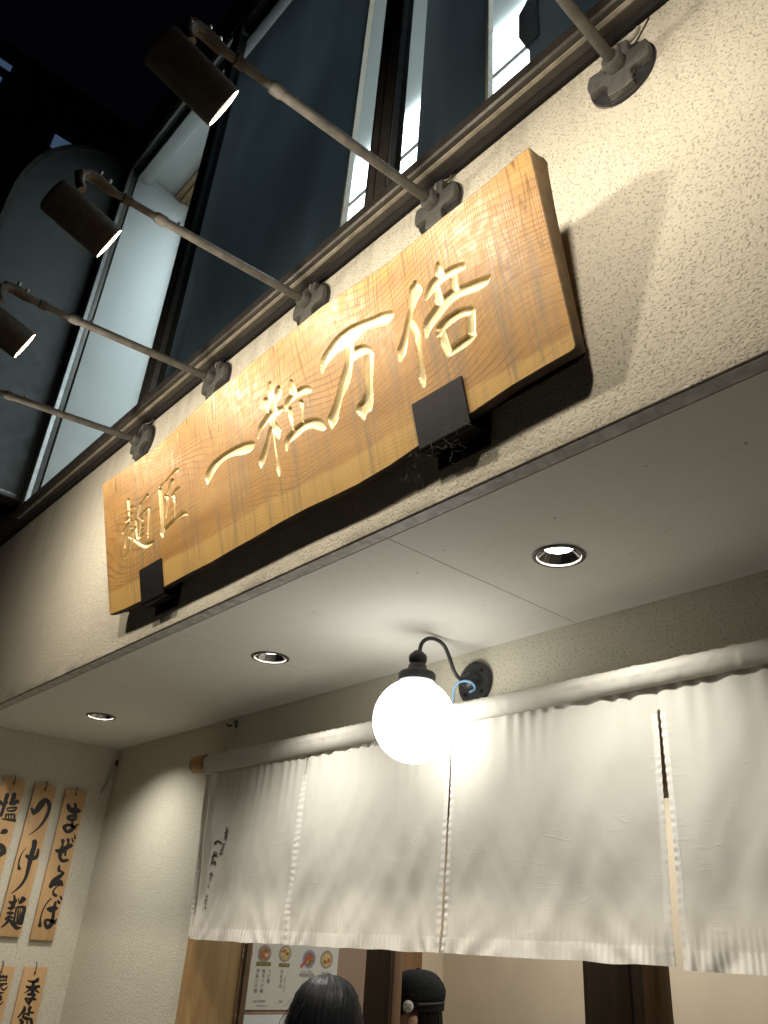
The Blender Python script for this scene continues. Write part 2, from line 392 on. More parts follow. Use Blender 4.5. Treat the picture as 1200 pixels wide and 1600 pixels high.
# ------------------------------------------------------------------ builders
class MB:
    def __init__(s): s.b = bmesh.new()
    def _xf(s, vs, m):
        if m is not None:
            for v in vs: v.co = m @ v.co
    def box(s, x0, x1, y0, y1, z0, z1, bev=0.0, m=None, seg=2):
        t = bmesh.new()
        vs = [t.verts.new((x, y, z)) for x in (x0, x1) for y in (y0, y1) for z in (z0, z1)]
        for f in ((0, 1, 3, 2), (4, 6, 7, 5), (0, 4, 5, 1), (2, 3, 7, 6), (0, 2, 6, 4), (1, 5, 7, 3)):
            t.faces.new([vs[i] for i in f])
        if bev > 0: bmesh.ops.bevel(t, geom=t.edges[:], offset=bev, segments=seg, affect='EDGES', profile=0.5)
        s.merge(t, m); return s
    def merge(s, t, m=None):
        mp = {}
        for v in t.verts: mp[v] = s.b.verts.new(m @ v.co if m is not None else v.co)
        for f in t.faces:
            try: s.b.faces.new([mp[v] for v in f.verts])
            except ValueError: pass
        t.free()
    def rings(s, rings, close=True, cap=True):
        R_ = [[s.b.verts.new(p) for p in r] for r in rings]
        n = len(R_[0])
        for a, b in zip(R_, R_[1:]):
            for i in range(n if close else n - 1):
                s.b.faces.new((a[i], a[(i + 1) % n], b[(i + 1) % n], b[i]))
        if cap and n > 2:
            s.b.faces.new(R_[0][::-1]); s.b.faces.new(R_[-1])
        return s
    def lathe(s, prof, m=None, n=32, cap=False):
        """prof: (radius, height) list about local Z"""
        rs = []
        for r, h in prof:
            ring = [Vector((r * math.cos(2 * math.pi * i / n), r * math.sin(2 * math.pi * i / n), h)) for i in range(n)]
            rs.append([m @ p if m is not None else p for p in ring])
        return s.rings(rs, True, cap)
    def tube(s, pts, r, n=10, cap=True):
        pts = [Vector(p) for p in pts]
        rr = r if isinstance(r, (list, tuple)) else [r] * len(pts)
        rs = []; up = None
        for i, p in enumerate(pts):
            d = (pts[min(i + 1, len(pts) - 1)] - pts[max(i - 1, 0)]).normalized()
            if up is None: up = Vector((0, 0, 1)) if abs(d.z) < 0.9 else Vector((1, 0, 0))
            a = d.cross(up).normalized(); up = a.cross(d).normalized()
            rs.append([p + (a * math.cos(2 * math.pi * k / n) + up * math.sin(2 * math.pi * k / n)) * rr[i] for k in range(n)])
        return s.rings(rs, True, cap)
    def disc(s, r, h, m=None, n=32):
        ring = [Vector((r * math.cos(2 * math.pi * i / n), r * math.sin(2 * math.pi * i / n), h)) for i in range(n)]
        s.b.faces.new([s.b.verts.new(m @ p if m is not None else p) for p in ring]); return s
    def poly(s, pts): s.b.faces.new([s.b.verts.new(p) for p in pts]); return s
    def prism(s, pts, d):
        d = Vector(d); a = [Vector(p) for p in pts]
        return s.rings([a, [p + d for p in a]])
    def sphere(s, r, m=None, u=24, v=14, sc=(1, 1, 1)):
        t = bmesh.new(); bmesh.ops.create_uvsphere(t, u_segments=u, v_segments=v, radius=r)
        for q in t.verts: q.co = Vector((q.co.x * sc[0], q.co.y * sc[1], q.co.z * sc[2]))
        s.merge(t, m); return s
    def build(s, name, m, parent=None, smooth=True, local=False, angle=40):
        """geometry is given in world space unless local; stored relative to its parent chain"""
        me = bpy.data.meshes.new(name)
        bmesh.ops.recalc_face_normals(s.b, faces=s.b.faces[:])
        if parent is not None and not local:
            off = Vector((0, 0, 0)); p = parent
            while p is not None: off += Vector(p.location); p = p.parent
            for v in s.b.verts: v.co -= off
        s.b.to_mesh(me); s.b.free()
        me.materials.append(m)
        if smooth:
            me.shade_smooth()
            me.set_sharp_from_angle(angle=R(angle))
        o = bpy.data.objects.new(name, me); COL.objects.link(o)
        if parent is not None: o.parent = parent
        return o
def thing(name, label, cat, loc=(0, 0, 0), group=None, rot=None):
    o = bpy.data.objects.new(name, None); COL.objects.link(o)
    o.location = loc; o.empty_display_size = 0.05
    if rot is not None: o.rotation_euler = rot
    return tag(o, label, cat, group)
def tag(o, label, cat, group=None):
    o['label'] = label; o['category'] = cat
    if group: o['group'] = group
    return o
def copy_tree(o, parent=None):
    c = o.copy(); COL.objects.link(c); c.parent = parent
    for ch in list(o.children): copy_tree(ch, c)
    return c
def area(name, loc, direction, power, color, size=0.1, size_y=None, spread=180, parent=None):
    l = bpy.data.lights.new(name, 'AREA')
    l.energy = power; l.color = color
    if size_y is None: l.shape = 'DISK'; l.size = size
    else: l.shape = 'RECTANGLE'; l.size = size; l.size_y = size_y
    l.spread = R(spread)
    o = bpy.data.objects.new(name, l); COL.objects.link(o)
    o.location = loc
    o.rotation_euler = Vector(direction).to_track_quat('-Z', 'Y').to_euler()
    if parent is not None: o.parent = parent
    return o
def frame_to(origin, direction, upish=(0, 0, 1)):
    z = Vector(direction).normalized(); u = Vector(upish)
    if abs(z.dot(u)) > 0.95: u = Vector((1, 0, 0))
    x = u.cross(z).normalized(); y = z.cross(x)
    return Matrix(((x.x, y.x, z.x, origin[0]), (x.y, y.y, z.y, origin[1]), (x.z, y.z, z.z, origin[2]), (0, 0, 0, 1)))
def crom(P, k=4):
    P = [np.array(p, float) for p in P]
    if len(P) < 3: return [P[0] + (P[-1] - P[0]) * i / k for i in range(k + 1)]
    out = []
    for i in range(len(P) - 1):
        a, b, c, d = P[max(i - 1, 0)], P[i], P[i + 1], P[min(i + 2, len(P) - 1)]
        for j in range(k):
            t = j / k
            out.append(0.5 * (2 * b + (c - a) * t + (2 * a - 5 * b + 4 * c - d) * t * t + (3 * b - a - 3 * c + d) * t ** 3))
    out.append(P[-1]); return out
def stroke_outline(st, k=4):
    """ribbon (left x,y, right x,y in mm) -> smooth quads in metres with rounded ends"""
    P = crom(st, k)
    L = [p[:2] / 1000 for p in P]; Rr = [p[2:] / 1000 for p in P]
    def ends(i, j):
        c = (L[i] + Rr[i]) / 2; c2 = (L[j] + Rr[j]) / 2; h = np.linalg.norm(L[i] - Rr[i]) / 2
        d = c - c2; n = np.linalg.norm(d); d = d / n if n > 0 else d
        return c, d, h
    c, d, h = ends(0, 1)
    a = [(c + (L[0] - c) * w + d * h * e, c + (Rr[0] - c) * w + d * h * e) for e, w in ((0.85, 0.25), (0.6, 0.66), (0.3, 0.9))]
    c, d, h = ends(-1, -2)
    z = [(c + (L[-1] - c) * w + d * h * e, c + (Rr[-1] - c) * w + d * h * e) for e, w in ((0.3, 0.9), (0.6, 0.66), (0.85, 0.25))]
    L = [q[0] for q in a] + L + [q[0] for q in z]; Rr = [q[1] for q in a] + Rr + [q[1] for q in z]
    return L, Rr

# ------------------------------------------------------------------ brush strokes, in millimetres on the surface they lie on
CARVED={"men":[[[-2055.7,365.9,-2034.6,359.2],[-2054.2,339.0,-2037.3,333.6],[-2053.9,302.1,-2041.3,298.0],[-2056.6,271.6,-2046.2,268.2]],[[-2078.3,312.4,-2084.7,317.9],[-2049.5,316.1,-2057.3,322.0],[-2011.7,326.9,-2021.3,333.8]],[[-2075.6,285.5,-2083.0,290.7],[-2044.0,294.6,-2051.8,300.4],[-2014.1,299.4,-2022.7,306.5]],[[-2102.2,246.9,-2110.4,251.7],[-2076.4,257.8,-2088.9,265.3],[-2051.7,268.6,-2061.3,277.0],[-2002.3,268.2,-2008.2,275.4]],[[-2055.9,263.0,-2044.0,257.5],[-2081.6,233.2,-2069.5,227.9],[-2097.2,206.4,-2087.8,202.8],[-2100.5,188.9,-2094.2,186.8]],[[-2016.2,242.8,-2002.7,236.4],[-2032.7,231.5,-2011.0,222.0],[-2045.3,209.4,-2025.4,201.0],[-2072.1,171.4,-2056.7,164.1],[-2105.1,145.5,-2100.4,143.1]],[[-2053.4,249.9,-2053.9,254.7],[-2030.1,243.6,-2030.0,248.7],[-2009.9,236.1,-2009.0,243.0]],[[-2068.0,282.0,-2075.0,286.4],[-2050.2,289.2,-2058.0,294.2]],[[-2069.7,219.1,-2061.8,223.0],[-2022.0,188.5,-2009.4,194.4],[-1984.2,161.8,-1969.3,172.1],[-1933.7,136.2,-1932.1,158.7],[-1890.4,134.3,-1905.4,154.4],[-1855.9,143.4,-1859.7,147.9]],[[-1992.1,312.8,-1996.4,317.1],[-1942.8,315.1,-1949.5,321.1],[-1909.2,324.1,-1917.9,331.0],[-1886.0,324.4,-1899.0,337.5],[-1879.7,325.9,-1885.0,334.1]],[[-1956.9,317.7,-1941.7,310.3],[-1969.5,303.6,-1953.9,296.6],[-1986.9,264.9,-1978.0,261.2]],[[-2001.3,265.4,-1985.0,260.1],[-2003.3,241.2,-1989.0,237.2],[-1998.6,195.8,-1984.5,192.7],[-1987.8,179.5,-1978.2,178.4]],[[-1965.8,262.9,-1972.1,267.3],[-1931.8,272.7,-1940.5,279.5],[-1901.1,276.7,-1907.8,285.0],[-1886.4,270.5,-1883.1,280.5],[-1878.4,268.1,-1872.4,271.5]],[[-1894.9,275.5,-1875.6,268.3],[-1900.6,241.7,-1889.0,237.5],[-1908.0,206.2,-1896.4,202.3],[-1912.7,172.5,-1905.9,170.3]],[[-1960.0,261.2,-1948.1,256.7],[-1966.3,237.5,-1958.4,234.6],[-1980.9,191.2,-1971.9,188.0]],[[-1929.9,270.9,-1918.5,265.7],[-1943.9,248.5,-1936.3,245.0]],[[-1953.2,247.1,-1957.5,251.2],[-1929.2,249.3,-1934.1,254.0]],[[-1956.5,223.9,-1960.4,228.0],[-1931.2,225.0,-1935.6,229.6]],[[-1958.6,206.8,-1962.9,210.8],[-1934.6,209.2,-1939.5,213.8]],[[-1970.3,186.1,-1977.5,191.6],[-1938.9,193.1,-1944.4,200.0],[-1906.6,185.9,-1907.3,190.5]]],"sho":[[[-1794.8,328.9,-1798.8,333.0],[-1744.0,332.6,-1750.6,338.9],[-1698.4,340.2,-1707.5,348.6],[-1662.9,341.5,-1675.6,357.0],[-1649.0,341.5,-1651.7,349.1]],[[-1805.0,321.4,-1782.5,314.7],[-1804.5,284.1,-1779.3,276.5],[-1804.3,234.4,-1779.2,226.7],[-1806.9,186.2,-1785.6,179.4],[-1814.1,156.6,-1791.9,149.7],[-1807.9,142.2,-1796.8,139.4]],[[-1799.9,145.3,-1812.0,153.1],[-1775.9,155.0,-1789.5,165.3],[-1737.0,162.5,-1750.0,174.1],[-1700.1,168.6,-1710.4,179.4],[-1663.7,170.6,-1672.5,181.8],[-1640.3,167.3,-1641.9,182.9],[-1618.4,160.2,-1613.8,165.9]],[[-1712.6,327.5,-1691.1,313.4],[-1724.8,315.4,-1710.0,307.0],[-1746.1,287.3,-1739.3,283.7]],[[-1762.3,280.1,-1739.6,276.9],[-1751.8,266.3,-1735.4,260.9],[-1761.9,233.2,-1749.3,228.3],[-1768.2,203.2,-1761.0,200.6]],[[-1663.9,284.1,-1654.5,273.0],[-1690.1,282.0,-1679.6,272.8],[-1717.6,267.9,-1711.9,263.8]],[[-1713.0,266.7,-1693.5,261.8],[-1701.7,236.8,-1694.6,234.6],[-1707.8,178.4,-1701.6,176.5]]],"ichi":[[[-1466.5,226.0,-1475.5,229.9],[-1451.6,233.6,-1480.6,247.9],[-1437.5,242.7,-1471.6,265.2],[-1407.0,257.9,-1437.5,283.9],[-1372.7,265.8,-1394.2,290.8],[-1332.3,267.1,-1347.3,292.0],[-1285.9,258.7,-1297.7,289.3],[-1248.9,247.3,-1260.9,284.7],[-1205.9,240.7,-1224.8,278.6],[-1182.2,249.8,-1196.0,270.4]]],"ryu":[[[-1070.4,416.9,-1055.1,410.5],[-1078.9,391.3,-1051.2,381.4],[-1073.9,360.6,-1047.8,351.9],[-1075.1,334.3,-1046.4,322.1],[-1082.5,315.1,-1054.1,301.5],[-1084.6,286.6,-1065.3,280.2],[-1084.7,261.5,-1048.9,257.0],[-1071.4,241.0,-1042.3,237.3],[-1056.7,223.4,-1047.5,221.6]],[[-1076.2,272.6,-1052.4,271.3],[-1068.0,253.5,-1041.9,255.2],[-1048.4,238.5,-1036.0,241.4]],[[-1034.8,382.9,-1012.6,370.7],[-1045.4,369.6,-1015.4,352.8],[-1047.3,353.9,-1028.1,342.4],[-1047.8,339.2,-1042.0,335.7]],[[-1104.9,372.7,-1079.7,363.3],[-1105.2,351.5,-1080.0,342.3],[-1096.6,329.5,-1088.2,326.6]],[[-1153.9,264.6,-1160.6,268.5],[-1129.9,285.1,-1148.3,298.5],[-1100.6,293.7,-1120.1,312.5],[-1073.0,300.2,-1091.8,324.0],[-1045.3,296.5,-1060.8,325.4],[-1020.6,298.4,-1035.1,320.0],[-1009.7,310.7,-1014.1,315.6]],[[-1091.1,274.4,-1083.1,270.3],[-1103.9,259.7,-1086.7,250.4],[-1120.5,234.6,-1102.2,224.2],[-1142.5,212.2,-1119.5,198.1],[-1163.6,192.4,-1138.4,178.4],[-1161.5,169.1,-1154.6,166.0]],[[-1077.2,245.0,-1069.7,242.4],[-1078.3,211.2,-1070.8,208.9],[-1076.2,169.6,-1067.4,167.1],[-1079.5,139.4,-1062.0,134.1],[-1075.7,109.5,-1067.7,107.0]],[[-965.0,374.2,-948.2,368.0],[-970.3,352.9,-941.8,342.9],[-969.9,332.0,-940.2,321.9]],[[-994.9,290.9,-1003.9,295.6],[-982.3,304.3,-1000.8,318.6],[-956.0,308.7,-974.2,331.7],[-927.1,309.1,-939.8,334.3],[-897.7,302.5,-902.8,330.8],[-876.6,296.7,-874.5,316.1]],[[-990.0,291.8,-970.5,284.8],[-990.5,271.4,-971.0,265.0],[-983.9,242.1,-972.8,238.4],[-984.9,216.0,-977.2,213.2]],[[-931.3,289.7,-912.4,282.5],[-929.1,265.7,-917.2,260.8],[-934.7,228.4,-926.5,224.9]],[[-1017.3,170.1,-1024.9,173.8],[-1000.6,187.9,-1021.7,203.6],[-966.9,191.2,-989.0,217.8],[-927.3,196.7,-943.7,225.6],[-892.2,190.8,-894.2,219.8],[-871.3,179.0,-849.8,199.6],[-846.6,162.7,-829.7,169.2]]],"man":[[[-807.3,331.5,-815.5,337.0],[-781.4,348.8,-806.6,371.3],[-737.8,359.8,-764.4,394.0],[-689.3,358.2,-718.2,407.2],[-649.4,358.6,-675.5,407.1],[-619.0,367.7,-631.5,401.4],[-574.5,356.0,-581.2,389.1],[-525.7,340.9,-538.1,381.0],[-498.8,351.2,-507.5,370.3]],[[-688.7,393.7,-660.5,379.0],[-696.6,357.5,-668.5,343.2],[-704.4,322.0,-676.5,307.0],[-714.7,302.3,-686.7,284.0],[-739.1,273.2,-706.2,249.8],[-763.2,238.4,-740.7,222.4],[-790.9,206.1,-765.3,189.0],[-814.0,184.5,-779.2,164.0],[-808.8,156.2,-800.5,152.1]],[[-681.3,304.0,-698.5,329.8],[-653.7,304.5,-668.9,337.9],[-628.2,301.5,-624.9,326.9],[-622.7,299.8,-595.3,295.3],[-628.7,279.0,-599.5,264.6],[-637.5,237.0,-612.1,224.8],[-645.7,200.5,-620.4,188.0],[-660.0,179.6,-626.8,157.8],[-682.0,171.5,-639.9,136.3],[-691.7,152.7,-655.6,136.0],[-673.4,123.3,-665.7,121.7]]],"bai":[[[-408.2,400.8,-393.5,394.4],[-419.7,393.4,-383.0,369.7],[-427.4,381.6,-395.4,354.9],[-435.4,359.6,-412.7,342.2],[-443.6,333.2,-429.1,322.7],[-460.8,304.7,-446.3,294.1],[-479.2,276.9,-462.3,264.8],[-502.8,249.4,-477.5,231.8],[-506.2,222.6,-497.8,217.0]],[[-444.0,308.6,-431.7,305.8],[-444.2,285.6,-422.3,281.0],[-435.3,256.2,-418.2,250.6],[-436.4,213.0,-423.0,207.5],[-441.4,176.4,-426.8,170.6],[-447.7,142.7,-425.9,134.9],[-441.2,114.8,-433.9,112.4]],[[-323.1,405.1,-309.2,398.3],[-331.2,388.1,-304.7,374.7],[-333.1,368.2,-309.0,355.6]],[[-373.6,330.8,-379.5,336.7],[-352.1,337.5,-369.1,357.4],[-326.6,345.8,-342.8,372.8],[-297.1,348.8,-306.6,373.7],[-264.8,344.3,-271.3,369.8],[-238.2,342.0,-242.0,360.5]],[[-343.4,349.6,-326.0,342.2],[-347.1,327.5,-323.9,317.7],[-348.5,302.0,-325.3,292.2]],[[-279.6,358.6,-264.3,349.5],[-287.0,336.2,-268.2,326.3],[-291.1,311.8,-268.9,301.5]],[[-394.5,234.6,-404.7,241.4],[-376.6,251.1,-399.2,272.8],[-343.8,263.9,-365.3,292.2],[-309.4,277.2,-328.3,307.4],[-280.5,281.9,-291.6,312.6],[-248.5,276.8,-253.2,303.2],[-210.7,266.8,-217.1,296.2],[-181.2,268.7,-189.3,288.7],[-169.5,281.3,-172.3,285.9]],[[-357.5,217.1,-365.2,224.3],[-341.2,223.2,-358.3,239.6]],[[-344.7,223.1,-357.0,243.5],[-312.5,227.8,-325.2,253.6],[-278.8,228.7,-284.1,253.0],[-244.9,218.2,-245.3,239.0]],[[-255.9,235.8,-233.8,223.6],[-263.4,208.4,-240.2,196.0],[-270.6,179.8,-247.4,167.7]],[[-336.1,149.9,-343.8,165.6],[-301.9,149.5,-312.9,173.4],[-268.0,152.1,-278.8,175.8],[-245.8,161.1,-251.7,173.3]],[[-353.6,224.0,-335.1,217.7],[-356.5,193.3,-331.4,186.8],[-348.4,163.6,-328.3,160.2]]]}
